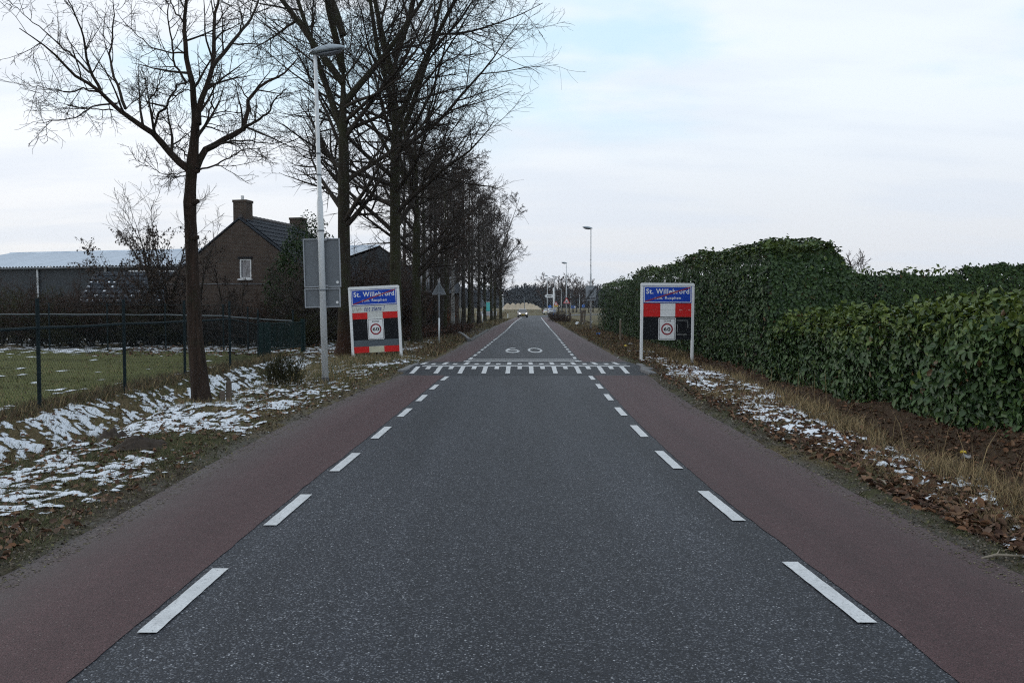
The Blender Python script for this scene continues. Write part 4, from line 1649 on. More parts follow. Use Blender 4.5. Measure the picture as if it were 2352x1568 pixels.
def wire_fence(name, label, posts, rail_z, mesh_on=True, post_top=.45, rmat='fence', pr=.03):
    p0 = posts[0]
    root = thing(name, label, 'fence', (p0[0], p0[1], 0))
    o0 = A_((p0[0], p0[1], 0))
    for k, (x, y) in enumerate(posts):
        zb = gzf(x, y) - .1
        MB().tube([(x - o0[0], y - o0[1], zb), (x - o0[0], y - o0[1], rail_z[k] + post_top)], pr, 8).build('post', M['fence'], root)
    wires = MB()
    fine = Tubes()
    segs = []
    for k in range(len(posts) - 1):
        a, b = A_(posts[k] + (rail_z[k],)) - o0, A_(posts[k + 1] + (rail_z[k + 1],)) - o0
        MB().tube([a, (a + b) / 2 + A_((0, 0, -.012)), b], .024, 7).build('rail', M[rmat], root)
        for h in (.17, .36):
            if post_top > .3:
                wires.tube([a + A_((0, 0, h)), b + A_((0, 0, h))], .003, 3, False)
        if mesh_on:
            L = np.linalg.norm((b - a)[:2])
            n = int(L / .065)
            hgt = a[2] - .06
            nh = hgt / .9
            for s in (1, -1):
                for i in range(-int(n * .5), int(n * 1.5)):
                    u0 = i / n
                    u1 = u0 + s * (hgt / L) * .75
                    # clip to the bay
                    t0, t1 = 0., 1.
                    for bnd, sg in ((0., 1), (1., -1)):
                        f0, f1 = (u0 - bnd) * sg, (u1 - bnd) * sg
                        if f0 < 0 and f1 < 0:
                            t0, t1 = 1, 0
                            break
                        if f0 < 0:
                            t0 = max(t0, f0 / (f0 - f1))
                        if f1 < 0:
                            t1 = min(t1, f0 / (f0 - f1))
                    if t1 - t0 < .05:
                        continue
                    pa, pb = u0 + (u1 - u0) * t0, u0 + (u1 - u0) * t1
                    A0, B0 = a + (b - a) * pa, a + (b - a) * pb
                    zb = .05
                    za = lambda base, t: base[2] - (base[2] - zb) * t
                    segs.append(((A0[0], A0[1], za(A0, t0)), (B0[0], B0[1], za(B0, t1))))
    if wires.v:
        wires.build('top_wires', M['fence'], root)
    if segs:
        sg = A_(segs)
        fine.add(sg, np.full((len(sg), 2), .0014), 3)
        o = link('wire_mesh', fine.mesh('wire_mesh', M['fence'], False), root)
        o['kind'] = 'stuff'
    return root


fp = [(-7.45, 4.6), (-7.38, 7.3), (-7.32, 10.0), (-7.27, 12.7), (-7.17, 15.3), (-7.16, 18.1), (-7.16, 21.0), (-7.85, 25.6)]
wire_fence('chain_link_fence', 'green chain-link fence with tall posts running along the snowy ditch', fp, [1.28, 1.28, 1.28, 1.28, 1.29, 1.29, 1.30, 1.06])
bp2 = [(-25.2 + 2.1 * k, 30.0 + .02 * k) for k in range(8)]
bp2 = [(x, y) for x, y in bp2] + [(-9.63, 30.2), (-7.93, 30.0)]
wire_fence('chain_link_fence', 'rear green chain-link fence with pale rail in front of the bushes', bp2, [1.32, 1.33, 1.33, 1.34, 1.34, 1.33, 1.32, 1.28, 1.20, 1.10], True, .42, 'fence_rail')

GT = thing('bar_gate', 'dark green steel bar gate between fence end and lamp post', 'gate', (-7.85, 26.0, 0))
ga, gb = A_((0, 0, 0)), A_((.42, 3.45, 0))
for k, f in enumerate((-.035, .03, .13, 1.0)):
    p = ga + (gb - ga) * f
    MB().box((p[0], p[1], .54 if k != 3 else .58), (.13, .13, 1.16 if k < 3 else 1.2), Matrix.Rotation(-math.atan2(.42, 3.45), 3, 'Z')).build('post', M['gate'], GT)
for z in (.22, 1.06):
    MB().tube([ga + (gb - ga) * .15 + A_((0, 0, z)), gb * .98 + A_((0, 0, z))], .028, 6).build('rail', M['gate'], GT)
bar = MB().tube([(0, 0, .2), (0, 0, 1.08)], .013, 6).mesh('bar', M['gate'])
for k in range(30):
    p = ga + (gb - ga) * (.17 + .8 * k / 29)
    link('bar', bar, GT, p)

# ------------------------------------------------------------------ street lamps


def lamp(name, label, loc, H=7.0, face=1, bands=True, tilt=(0, 0), r=.066, group='street lamps along the road', simple_lod=False):
    t = thing(name, label, 'street lamp', loc, 0, group)
    t.rotation_euler = (tilt[0], tilt[1], 0)
    z1 = H * .565
    n = 6 if simple_lod else 14
    MB().tube([(0, 0, -.3), (0, 0, z1 - .05), (0, 0, z1 + .07), (0, 0, H - .25), (0, 0, H)], [r, r * .93, r * .66, r * .52, r * .5], n).build('pole', M['galv'], t, True)
    if bands:
        MB().tube([(0, 0, -.3), (0, 0, .17)], r + .006, n).build('foot', M['black_base'], t, True)
        for z in (H * .47, H * .29, z1 + .5, z1 + .93):
            MB().tube([(0, 0, z), (0, 0, z + .03)], (r if z < z1 else r * .66) + .008, n).build('band', M['alu'], t)
    # head: a flat cowl over a darker bowl
    rings, ringl = [], []
    for k in range(13):
        u = k / 12
        x = face * (-.10 + .70 * u)
        wd = .15 * math.sin(math.pi * (.10 + .83 * u)) ** .6
        tp_, bt = .125 * math.sin(math.pi * (.13 + .8 * u)) ** .7, -.035 * math.sin(math.pi * (.05 + .9 * u))
        rings.append([(x, wd * math.cos(a), H + .03 + .10 * u + (tp_ if math.sin(a) > 0 else -bt) * math.sin(a)) for a in [2 * math.pi * q / 14 for q in range(14)]])
        if 2 <= k <= 11:
            v = (k - 2) / 9
            wd2 = .115 * math.sin(math.pi * (.06 + .88 * v)) ** .6
            ringl.append([(x, wd2 * math.cos(a), H + .0 + .10 * u - .075 * math.sin(math.pi * (.05 + .9 * v)) ** .8 * (.5 - .5 * math.sin(a))) for a in [2 * math.pi * q / 12 for q in range(12)]])
    m_ = MB().loft(rings)
    m_.build('lamp_head', M['lamp_shell'], t, True)
    MB().loft(ringl).build('lamp_bowl', M['lamp_glass'], t, True)
    return t


lx, ly = P(746, 890, 1)[0], 1
LAMP = lamp('street_lamp', 'tall grey lamp post with two blank sign backs on the left verge', (-3.86, 17.1, -.02), 6.74, 1, True, (0, R(-1.25)), .068)
# sign backs clamped to the lamp post


def sign_back(name, label, parentless_loc, w, h, roty):
    t = thing(name, label, 'sign', parentless_loc)
    t.rotation_euler = (0, roty, R(2))
    b = MB()
    b.box((0, 0, 0), (w, .012, h), None, .004)
    pl = b.build('plate', M['alu'], t)
    e = MB()
    for sx_ in (-1, 1):
        e.box((sx_ * (w / 2 - .012), -.016, 0), (.024, .03, h))
    for sz_ in (-1, 1):
        e.box((0, -.0165, sz_ * (h / 2 - .012)), (w - .05, .028, .024))
    e.build('rim', M['alu_edge'], t)
    for dz in ((-h * .47, h * .47)):
        MB().box((.02, -.035, dz), (.20, .05, .035)).build('clamp', M['alu_edge'], t)
    MB().tube([(w * .47 - .05, -.006, -h / 2 + .10), (w * .47 - .05, -.012, -h / 2 + .10)], .028, 12).build('sticker', M['white'], t)
    return t


for (cx_, cy0, cy1, w_, lab) in ((740, 548, 660, .755, 'large blank grey back of a road sign on the lamp post'), (741.5, 662, 706, .735, 'small blank grey sign back below the large one on the lamp post')):
    a, b = P(cx_, cy0, 17.19), P(cx_, cy1, 17.19)
    sign_back('sign_back', lab, ((a[0] + b[0]) / 2, 17.19, (a[2] + b[2]) / 2), w_, a[2] - b[2], R(-1.4))

far_lamps = [(1356.5, 59.0, 7.1, -1, 'lamp post with the grey parking zone sign, nearest on the right side'),
             (1300.5, 99.0, 6.75, -1, 'second lamp post on the right, carrying the red crossroads triangle'),
             (1274, 150, 7.1, -1, 'third lamp post on the right, right behind the yellow plated sign'),
             (1257, 172, 8.0, -1, 'lamp post left of the direction arrow with its head turned left'),
             (1289, 235, 6.5, -1, 'small far lamp post between yellow plated sign and crossroads triangle'),
             (1311, 280, 6.6, -1, 'small far lamp post just right of the crossroads triangle'),
             (1331, 310, 6.5, -1, 'small far lamp post nearest to the left of the parking zone sign'),
             (1339.5, 420, 6.0, -1, 'tiny farthest lamp post close to the hedge')]
for px, y, H_, f_, lab in far_lamps:
    x, yy_, _ = at(px, y)
    lamp('street_lamp', lab, (x, yy_, gzf(x, yy_)), H_, f_, y < 110, (0, 0), .066 if y < 110 else .09, simple_lod=y > 110)

# ------------------------------------------------------------------ town signs


def plate_outline(w, h, r, n=5):
    pts = []
    for (cx_, cz_, a0) in ((w / 2 - r, h / 2 - r, 0), (-w / 2 + r, h / 2 - r, 90), (-w / 2 + r, -h / 2 + r, 180), (w / 2 - r, -h / 2 + r, 270)):
        for k in range(n + 1):
            a = R(a0 + 90 * k / n)
            pts.append((cx_ + r * math.cos(a), cz_ + r * math.sin(a)))
    return pts[::-1]


def shift(poly, dx, dz):
    return [(x + dx, z + dz) for x, z in poly]


def ring_band(m_, outer, inner, y):
    n = len(outer)
    m_.add([(x, y, z) for x, z in outer] + [(x, y, z) for x, z in inner], [(k, (k + 1) % n, n + (k + 1) % n, n + k) for k in range(n)])


def zone_plate(t, x0, x1, z0, z1, y):
    w_, h_ = x1 - x0, z1 - z0
    cx_, cz_ = (x0 + x1) / 2, (z0 + z1) / 2
    b = MB().prism(shift(plate_outline(w_, h_, .03), cx_, cz_), y - .012, y + .012)
    pl = b.build('zone_plate', M['white'], t)
    m_ = MB()
    ring_band(m_, shift(plate_outline(w_ - .035, h_ - .035, .025), cx_, cz_), shift(plate_outline(w_ - .062, h_ - .062, .015), cx_, cz_), y - .0145)
    m_.build('border', M['ink'], pl)
    rc = cz_ - .005
    m_ = MB()
    ring_band(m_, ring_pts(cx_, rc, .170), ring_pts(cx_, rc, .128), y - .0145)
    m_.build('red_ring', M['dred'], pl)
    fit_text('60', cx_ - .10, cx_ + .10, rc - .056, rc + .056, y - .0146, M['ink'], pl, 0, .035)
    fit_text('ZONE', cx_ - .11, cx_ + .11, z1 - .115, z1 - .062, y - .0146, M['ink'], pl, 0, .02)
    return pl


def town_sign(name, label, loc, tilt, kind):
    t = thing(name, label, 'town sign', loc, 0, 'village exit signs')
    t.rotation_euler = (0, tilt, 0)
    H_ = 2.26
    W_ = .775
    zt = lambda d: H_ - d
    pw = .082
    for s in (-1, 1):
        MB().box((s * (W_ - pw / 2), .0, (H_ - .095) / 2 - .25), (pw, .085, H_ - .095 + .5), None, .012).build('post', M['white'], t)
    MB().prism([(-W_, H_ - .095), (-W_, H_ - .03), (-W_ + .035, H_), (W_ - .035, H_), (W_, H_ - .03), (W_, H_ - .095), (W_ - pw, H_ - .084), (-W_ + pw, H_ - .084)][::-1], -.045, .045).build('top_bar', M['white'], t)
    iw = W_ - pw - .002

    def panel(nm, d0, d1, x0, x1, mat, y=-.012, th=.024):
        return MB().box(((x0 + x1) / 2, y + th / 2, zt((d0 + d1) / 2)), (x1 - x0, th, d1 - d0 - .004)).build(nm, M[mat], t)
    bl = panel('name_plate', .085, .575, -iw, iw, 'blue', -.03, .04)
    m_ = MB()
    z0b, z1b = zt(.570), zt(.090)
    cz_ = (z0b + z1b) / 2
    hh = z1b - z0b
    ring_band(m_, shift(plate_outline(2 * iw - .03, hh - .02, .022), 0, cz_), shift(plate_outline(2 * iw - .066, hh - .056, .012), 0, cz_), -.0325)
    m_.build('border', M['white_print'], bl)
    bw = 2 * iw
    X0 = lambda f: -iw + bw * f
    fit_text('St. Willebrord', X0(.055), X0(.948), z0b + hh * .535, z0b + hh * .845, -.0326, M['white_print'], bl, 0, .02)
    fit_text('gem. Rucphen', X0(.225), X0(.775), z0b + hh * .165, z0b + hh * .385, -.0326, M['white_print'], bl, 0, .015)
    a, b = A_((X0(.025), z0b + hh * .07)), A_((X0(.972), z0b + hh * .93))
    d = (b - a) / np.linalg.norm(b - a)
    nn = A_((-d[1], d[0])) * .0165
    q = [a - nn, b - nn, b + nn, a + nn]
    MB().add([(p[0], -.0355, p[1]) for p in q], [(0, 1, 2, 3)]).build('red_stripe', M['dred'], bl)
    third = iw / 3
    if kind == 'left':
        ft = panel('farewell_panel', .575, .795, -iw, iw, 'cream')
        fit_text('tot ziens !', X0(.27), X0(.725), zt(.755), zt(.605), -.0145, M['navy'], ft, .35, .015)
        rs = random.Random(4)
        m_ = MB()
        for k in range(9):
            xx = X0(.02 + .022 * k)
            m_.box((xx, -.0135, zt(.70) + rs.uniform(-.03, .03)), (rs.uniform(.008, .02), .002, rs.uniform(.05, .11)), Matrix.Rotation(rs.uniform(-.5, .5), 3, 'Y'))
        m_.build('smudge', M['smudge'], ft)
        for d0, d1, mid in ((.795, .992, 'cream'), (1.83, 2.02, 'yellowed')):
            panel('red_panel', d0, d1, -iw, -third - .001, 'red')
            panel('white_panel', d0, d1, -third + .001, third - .001, mid)
            panel('red_panel', d0, d1, third + .001, iw, 'red')
        panel('black_panel', .992, 1.63, -iw, iw, 'black')
        panel('grey_panel', 1.63, 1.83, -iw, iw, 'slate')
        zone_plate(t, -.24, .255, zt(1.625), zt(.985), -.028)
    else:
        for d0, d1 in ((.580, .775), (.775, .972)):
            panel('red_panel', d0, d1, -iw, -third - .001 + .03, 'red')
            panel('white_panel', d0, d1, -third + .031, third - .001 + .0, 'white')
            panel('red_panel', d0, d1, third + .001, iw, 'red')
        bk = panel('black_panel', .977, 1.63, -iw, iw, 'black')
        m_ = MB()
        for (xa, za, xb, zb) in ((.29, 1.072, .585, 1.072), (.297, 1.19, .297, 1.41), (.595, 1.11, .602, 1.285), (.29, 1.475, .575, 1.478)):
            m_.add([(xa - .004, -.0145, zt(za) + .004), (xb + .004, -.0145, zt(za) + .004) if abs(xb - xa) > .05 else (xa + .004, -.0145, zt(za)), (xb + .004, -.0145, zt(zb) - .004), (xa - .004, -.0145, zt(zb) - .004) if abs(xb - xa) > .05 else (xb - .004, -.0145, zt(zb))], [(0, 3, 2, 1)])
        m_.build('tape_outline', M['cream'], bk)
        m_ = MB()
        for xa, xb in ((.34, .43), (.60, .655)):
            m_.box(((xa + xb) / 2, -.0135, zt(.778)), (xb - xa, .002, .011))
        m_.build('scratch', M['cream'], bk)
        zone_plate(t, -.253, .243, zt(1.64), zt(1.0), -.028)
    return t


a = P(867, 818, 25.3)
town_sign('village_sign', 'left village exit sign leaning left, with tot ziens strip and grey band', (a[0], 25.3, -.02), R(-2.7), 'left')
a = P(1528.5, 830, 23.9)
town_sign('village_sign', 'upright right village exit sign with double red bands before the tall hedge', (a[0] + .03, 23.9, .03), R(.35), 'right')

# ------------------------------------------------------------------ other signs


def triangle(cx_, cz_, w_, r=.06):
    h_ = w_ * .88
    c = [(-w_ / 2, -h_ / 3), (w_ / 2, -h_ / 3), (0, h_ * 2 / 3)]
    pts = []
    for k in range(3):
        p, a, b = A_(c[k]), A_(c[k - 1]), A_(c[(k + 1) % 3])
        da, db = (a - p) / np.linalg.norm(a - p), (b - p) / np.linalg.norm(b - p)
        rr = w_ * r
        for u in (0, .5, 1):
            q = p + da * rr * (1 - u) ** 1.5 * 1.2 + db * rr * u ** 1.5 * 1.2
            pts.append((cx_ + q[0], cz_ + q[1]))
    return pts[::-1]


def tri_back(label, px, y, ztop, w_, zb):
    x = (px - 1176) / F * y
    t = thing('warning_sign', label, 'road sign', (x, y, zb), 0, 'backs of triangular warning signs')
    MB().tube([(0, 0, -.2), (0, 0, ztop - .05)], .03, 10).build('pole', M['alu'], t, True)
    MB().tube([(0, 0, .0), (0, 0, ztop * .42)], .038, 10).build('sleeve', M['galv'], t, True)
    cz_ = ztop - w_ * .88 * 2 / 3
    MB().prism(triangle(0, cz_, w_), .035, .05).build('plate', M['alu'], t)
    m_ = MB()
    n_ = 9
    oo, ii = triangle(0, cz_, w_), triangle(0, cz_, w_ * .9)
    m_.add([(p[0], .03, p[1]) for p in oo] + [(p[0], .03, p[1]) for p in ii], [(k, (k + 1) % n_, n_ + (k + 1) % n_, n_ + k) for k in range(n_)])
    m_.build('rim', M['alu_edge'], t)
    for dz in (.12, .45):
        MB().box((0, .02, ztop - dz - .05), (.14, .04, .03)).build('clamp', M['alu_edge'], t)


tri_back('grey back of the nearer triangle warning sign before the birches', 1008.5, 36, 2.72, .64, -.02)
tri_back('grey back of the farther triangle warning sign by the bare roadside trees', 1108.5, 78, 2.35, .78, 0)


def tri_front(label, px, y, zc, w_, symbol, pole=None, sub=None):
    x = (px - 1176) / F * y
    t = thing('warning_sign', label, 'road sign', (x, y - .12, zc))
    MB().prism(triangle(0, 0, w_), -.012, .012).build('plate', M['red'], t)
    MB().prism(triangle(0, 0, w_ * .68), -.018, -.013).build('white_field', M['white_print'], t)
    m_ = MB()
    if symbol == 'cross':
        for a in (40, -40):
            m_.box((0, -.021, -.02), (w_ * .36, .004, w_ * .085), Matrix.Rotation(R(a), 3, 'Y'))
    else:
        m_.box((0, -.021, -.04), (w_ * .2, .004, w_ * .12))
        m_.box((0, -.0212, .05), (w_ * .1, .004, w_ * .1))
    m_.build('symbol', M['ink'], t)
    if pole:
        MB().tube([(0, .06, -zc + pole), (0, .06, w_ * .5)], .045, 8).build('pole', M['galv'], t, True)
    if sub:
        MB().box((0, -.002, -w_ * .46), (w_ * .9, .02, w_ * .34)).build('sub_plate', M['plate_y'], t)
        MB().box((0, -.0145, -w_ * .46), (w_ * .7, .004, w_ * .06)).build('lettering', M['ink'], t)
    return t


z_ = P(1301, 692, 99)[2]
tri_front('red and white crossroads warning triangle on the second right lamp post', 1301, 98.95, z_, .84, 'cross')
z_ = P(1277, 698, 135)[2]
tri_front('red warning triangle with yellow plate left of the second right lamp post', 1277, 135, z_, .72, 'other', -.1, True)

# grey end-of-parking-zone sign on the nearest right lamp post
a, b = P(1345, 656, 58.85), P(1369.5, 690.5, 58.85)
pz = thing('parking_zone_sign', 'grey end of parking zone sign with black diagonal on the lamp post', 'road sign', ((a[0] + b[0]) / 2, 58.85, (a[2] + b[2]) / 2))
w_, h_ = b[0] - a[0], a[2] - b[2]
MB().prism(plate_outline(w_, h_, .05), -.012, .012).build('plate', M['alu_edge'], pz)
m_ = MB()
ring_band(m_, plate_outline(w_ - .03, h_ - .03, .04), plate_outline(w_ - .07, h_ - .07, .03), -.0145)
m_.build('border', M['slate'], pz)
m_ = MB()
ring_band(m_, ring_pts(0, .02, .235), ring_pts(0, .02, .18), -.0148)
m_.build('ring', M['alu'], pz)
fit_text('P', -.10, .09, -.10, .17, -.0152, M['ink'], pz, 0, .04)
for dd in (-.045, 0, .045):
    d = A_((w_ * .92, h_ * .9)) / math.hypot(w_ * .92, h_ * .9)
    n_ = A_((-d[1], d[0]))
    a0, b0 = A_((-w_ * .46, -h_ * .45)) + n_ * dd, A_((w_ * .46, h_ * .45)) + n_ * dd
    q = [a0 - n_ * .016, b0 - n_ * .016, b0 + n_ * .016, a0 + n_ * .016]
    MB().add([(p[0], -.0160, p[1]) for p in q], [(0, 1, 2, 3)]).build('diagonal', M['ink'], pz)
m_ = MB()
m_.add([(-.27, -.0155, -.42), (-.04, -.0155, -.42), (-.04, -.0155, -.34), (-.17, -.0155, -.31), (-.22, -.0155, -.36), (-.27, -.0155, -.37)], [(0, 1, 2, 3, 4, 5)])
m_.add([(.0, -.0155, -.40), (.31, -.0155, -.40), (.31, -.0155, -.33), (.0, -.0155, -.33)], [(0, 1, 2, 3)])
m_.build('lorry_symbol', M['ink'], pz)
fit_text('zone', -.12, .12, .41, .46, -.0152, M['slate'], pz, 0, .02)

# white direction arrow on its bright pole
x = (1271 - 1176) / F * 146
t = thing('direction_sign', 'white arrow shaped direction sign on a bright pole beyond the bend', 'road sign', (x, 146, 0))
MB().tube([(0, 0, -.2), (0, 0, 5.0)], .085, 8).build('pole', M['white'], t, True)
MB().tube([(0, -.01, .0), (0, -.01, .55)], .125, 8).build('foot', M['blue_sign'], t, True)
za, zb = P(1271, 676, 146)[2], P(1271, 683.5, 146)[2]
m_ = MB().prism([(-1.52, (za + zb) / 2), (-1.32, za), (-.1, za), (-.1, zb), (-1.32, zb)][::-1], -.04, .0)
m_.build('arrow_plate', M['white'], t)
MB().box((-.72, -.043, (za + zb) / 2), (.8, .004, .13)).build('lettering', M['ink'], t)

x = (1263 - 1176) / F * 190
t = thing('mandatory_sign', 'round blue sign with small white plate left of the bright arrow pole', 'road sign', (x, 190, 0))
MB().tube([(0, 0, -.2), (0, 0, 2.2)], .05, 6).build('pole', M['alu'], t)
MB().prism(ring_pts(0, 1.7, .38, 20)[::-1], -.08, -.06).build('disc', M['blue_sign'], t)
MB().box((0, -.07, 1.05), (.5, .02, .5)).build('sub_plate', M['white'], t)

for px, y, w_, lab in ((1272.5, 160, .5, 'blue marker board at the foot of the arrow pole'), (1316, 300, 1.1, 'far blue square sign between the small lamp posts'), (1340, 330, 1.1, 'far blue square sign next to the hedge')):
    x = (px - 1176) / F * y
    t = thing('blue_sign', lab, 'road sign', (x, y, gzf(x, y)))
    MB().tube([(0, 0, -.2), (0, 0, 1.4)], .05, 6).build('pole', M['alu'], t)
    MB().box((0, -.06, 1.35 if y > 200 else .9), (w_, .03, w_)).build('board', M['blue_sign'], t)

# camera mast and thin mast by the sand heap
for px, y, ht, lab in ((1154.5 + 1.0, 300, 5.9, 'tall mast with camera box in front of the sand heap'), (1178 - 18 + 20, 310, 5.0, 'thin bare mast behind the sand heap')):
    x = (px - 1176) / F * y
    t = thing('mast', lab, 'mast', (x + (4 if ht < 5.5 else 0), y, gzf(x, y)))
    MB().tube([(0, 0, -.2), (0, 0, ht)], [.17, .10], 6).build('pole', M['galv'] if ht > 5.5 else M['alu'], t)
    if ht > 5.5:
        MB().box((-.18, 0, ht - .2), (.5, .5, .38)).build('camera_box', M['white'], t)
        MB().box((-.15, 0, ht - 1.2), (.3, .3, .3)).build('junction_box', M['galv'], t)

# ------------------------------------------------------------------ cars


def car(name, label, loc, rotz, paint, W=1.5, L=3.5, H=1.36, front_lit=True, rear=False):
    """Small hatchback; nose towards local -y."""
    t = thing(name, label, 'car', loc, rotz)
    hw_ = W / 2
    # body: rings of (half width, z) sections along y
    sec = [(-L / 2, .34, .55, .86), (-L / 2 + .10, .25, .68, .95), (-L / 2 + .55, .20, .80, 1.0), (-L / 2 + 1.0, .20, .88, 1.0), (0, .20, .92, 1.0), (L / 2 - .9, .20, .94, 1.0), (L / 2 - .25, .22, .94, .98), (L / 2 - .06, .28, .86, .94), (L / 2, .36, .74, .88)]
    rings = []
    for y, zb, zt, f in sec:
        w2 = hw_ * f
        rings.append([(-w2 * .93, y, zb), (-w2, y, zb + .12), (-w2, y, zt - .16), (-w2 * .94, y, zt - .03), (-w2 * .6, y, zt), (w2 * .6, y, zt), (w2 * .94, y, zt - .03), (w2, y, zt - .16), (w2, y, zb + .12), (w2 * .93, y, zb)])
    MB().loft(rings).build('body', paint, t, True)
    # cabin
    cab = [(-L / 2 + .72, .86, .86, .90), (-L / 2 + 1.25, H - .12, .80, .74), (-L / 2 + 1.5, H - .015, .78, .70), (.2, H, .78, .70), (L / 2 - .75, H - .03, .77, .69), (L / 2 - .42, H - .10, .76, .68), (L / 2 - .12, .90, .84, .84)]
    rings = []
    for y, zt, fb, ft in cab:
        wb, wt_ = hw_ * fb, hw_ * ft
        zb = .85
        rings.append([(-wb, y, zb), (-(wb + wt_) / 2 * 1.01, y, (zb + zt) / 2), (-wt_, y, zt - .02), (-wt_ * .8, y, zt), (wt_ * .8, y, zt), (wt_, y, zt - .02), ((wb + wt_) / 2 * 1.01, y, (zb + zt) / 2), (wb, y, zb)])
    MB().loft(rings).build('cabin', paint, t, True)
    MB().add([(-hw_ * .78, -L / 2 + .76, .905), (hw_ * .78, -L / 2 + .76, .905), (hw_ * .68, -L / 2 + 1.30, H - .09), (-hw_ * .68, -L / 2 + 1.30, H - .09)], [(0, 1, 2, 3)]).build('windscreen', M['car_glass'], t)
    MB().add([(hw_ * .76, L / 2 - .16, .96), (-hw_ * .76, L / 2 - .16, .96), (-hw_ * .62, L / 2 - .395, H - .12), (hw_ * .62, L / 2 - .395, H - .12)], [(0, 1, 2, 3)]).build('rear_window', M['car_glass'], t)
    for s in (-1, 1):
        q = [(s * hw_ * .862, -L / 2 + 1.05, .94), (s * hw_ * .862, L / 2 - .45, .94), (s * hw_ * .795, L / 2 - .62, H - .10), (s * hw_ * .795, -L / 2 + 1.5, H - .10)]
        MB().add(q, [(0, 1, 2, 3) if s > 0 else (3, 2, 1, 0)]).build('side_window', M['car_glass'], t)
        MB().box((s * (hw_ + .06), -L / 2 + 1.08, .96), (.16, .10, .13), None, .03).build('mirror', paint, t)
        hl_ = MB()
        c = A_((s * hw_ * .70, -L / 2 + .03, .585))
        rr = [[(c[0] + .13 * k_ * math.cos(a), c[1] - d_ + .10 * abs(math.cos(a)) * (s * math.cos(a) > 0), c[2] + .10 * k_ * math.sin(a)) for a in [2 * math.pi * q_ / 12 for q_ in range(12)]] for k_, d_ in ((1, .0), (.85, .04), (.3, .055))]
        hl_.loft(rr).build('headlight', M['headlight'] if front_lit else M['lamp_glass'], t, True)
        MB().box((s * hw_ * .80, L / 2 - .02, .74), (.17, .06, .26), None, .015).build('tail_light', M['tail'], t)
        for yy_ in (-L / 2 + .62, L / 2 - .6):
            xa, xb = s * (hw_ - .19), s * (hw_ + .005)
            wh = MB().tube([(xa, yy_, .285), (xb, yy_, .285)], .285, 18).build('wheel', M['tyre'], t)
            MB().tube([(xb - s * .02, yy_, .285), (xb + s * .008, yy_, .285)], .17, 12).build('rim', M['hub'], wh)
    MB().box((0, -L / 2 + .02, .36), (W * .62, .06, .13), None, .02).build('grille', M['black'], t)
    MB().box((0, -L / 2 - .015, .47), (.5, .02, .11)).build('number_plate', M['plate_y'], t)
    MB().box((0, L / 2 + .012, .62), (.5, .02, .11)).build('number_plate', M['plate_y'], t)
    return t


x = (1200.5 - 1176) / F * 126
car('car', 'small beige-grey car coming towards the viewer with both headlights lit', (x, 126 + 1.7, .004), R(2), M['car_paint'], 1.5, 3.5, 1.32)
x = (1261.5 - 1176) / F * 178
car('car', 'white car driving away round the bend beyond the hedge', (x, 178, .004), R(152), M['car_white'], 1.45, 3.6, 1.34, False)

# ------------------------------------------------------------------ sand heap, container, far odds and ends
rng = np.random.default_rng(3)
sx_ = np.linspace(-10, 10, 90)
sy_ = np.linspace(-6, 6, 30)
X2, Y2, Q2 = grid_mesh(sx_, sy_)
hz = np.zeros_like(X2)
for c, h in ((-7.2, 2.7), (-4.5, 2.5), (-1.8, 2.75), (.6, 2.65), (2.6, 2.7), (4.4, 2.55), (6.0, 2.2), (7.6, 1.5)):
    hz = np.maximum(hz, (h + rng.uniform(-.2, .2)) * np.exp(-(((X2 - c) / 2.3) ** 2 + ((Y2 + rng.uniform(-.5, .5)) / 2.4) ** 2)))
hz = np.maximum(hz, 0) + .5 * (fbm(X2 * 1.1, Y2 * 1.1, 5, 4) - .45) * (hz > .15) - .05
x = (1198 - 1176) / F * 335
zg = gzf(x, 335)
t = thing('sand_heap', 'long pale heap of sand far ahead before the dark wood', 'sand heap', (x, 335, zg))
link('heap', np_mesh('heap', np.stack((X2 * .78, Y2, hz * 1.0), -1), [Q2], M['sand'], True), t)
x = (1121.5 - 1176) / F * 190
t = thing('container', 'turquoise site container between the bare roadside trees', 'container', (x, 190, 0))
MB().box((0, 0, 1.7), (1.3, 5.0, 2.0), None, .03).build('body', M['teal'], t)
MB().box((0, 0, .35), (1.36, 5.1, .7)).build('base', M['concrete'], t)
MB().box((0, 0, 2.74), (1.36, 5.06, .07)).build('roof', M['cream'], t)
x = (1118 - 1176) / F * 140
t = thing('boundary_wall', 'low pale wall behind the trunks of the roadside trees', 'wall', (x, 140, 0))
MB().box((0, 0, .3), (3.4, .2, .9)).build('wall', M['render_wall'], t)
MB().box((0, 0, .78), (3.5, .3, .06)).build('coping', M['snow_cap'], t)
for px, y, h_, lab in ((1166.4, 121, .62, 'white roadside marker post left of the oncoming car'), (1425, 38.5, 1.02, 'pale wooden stake in the right verge before the tall hedge')):
    x = (px - 1176) / F * y
    t = thing('marker_post', lab, 'post', (x, y, gzf(x, y)))
    MB().box((0, 0, h_ / 2 - .1), (.11 if y > 100 else .085, .08, h_ + .2), None, .02).build('post', M['white'] if y > 100 else M['wood_pale'], t)
    MB().box((0, 0, h_ + .012), (.09 if y > 100 else .06, .06, .03)).build('cap', M['cream'], t)
for px, y, w_, h_, lab in ((1309, 92, .22, 1.0, 'short dark wooden post right of the second lamp post'), (1336, 84, .30, 1.25, 'dark square wooden post left of the tall hedge'), (1342, 82, .14, 1.3, 'narrow leaning dark post close to the tall hedge')):
    x = (px - 1176) / F * y
    t = thing('wooden_post', lab, 'post', (x, y, 0))
    t.rotation_euler = (0, R(2 if w_ > .2 else 4), 0)
    MB().box((0, 0, h_ / 2 - .1), (w_, w_, h_ + .2), None, .02).build('post', M['wood'], t)
    MB().box((0, 0, h_ + .01), (w_ * .8, w_ * .8, .02)).build('cap', M['wood_pale'], t)
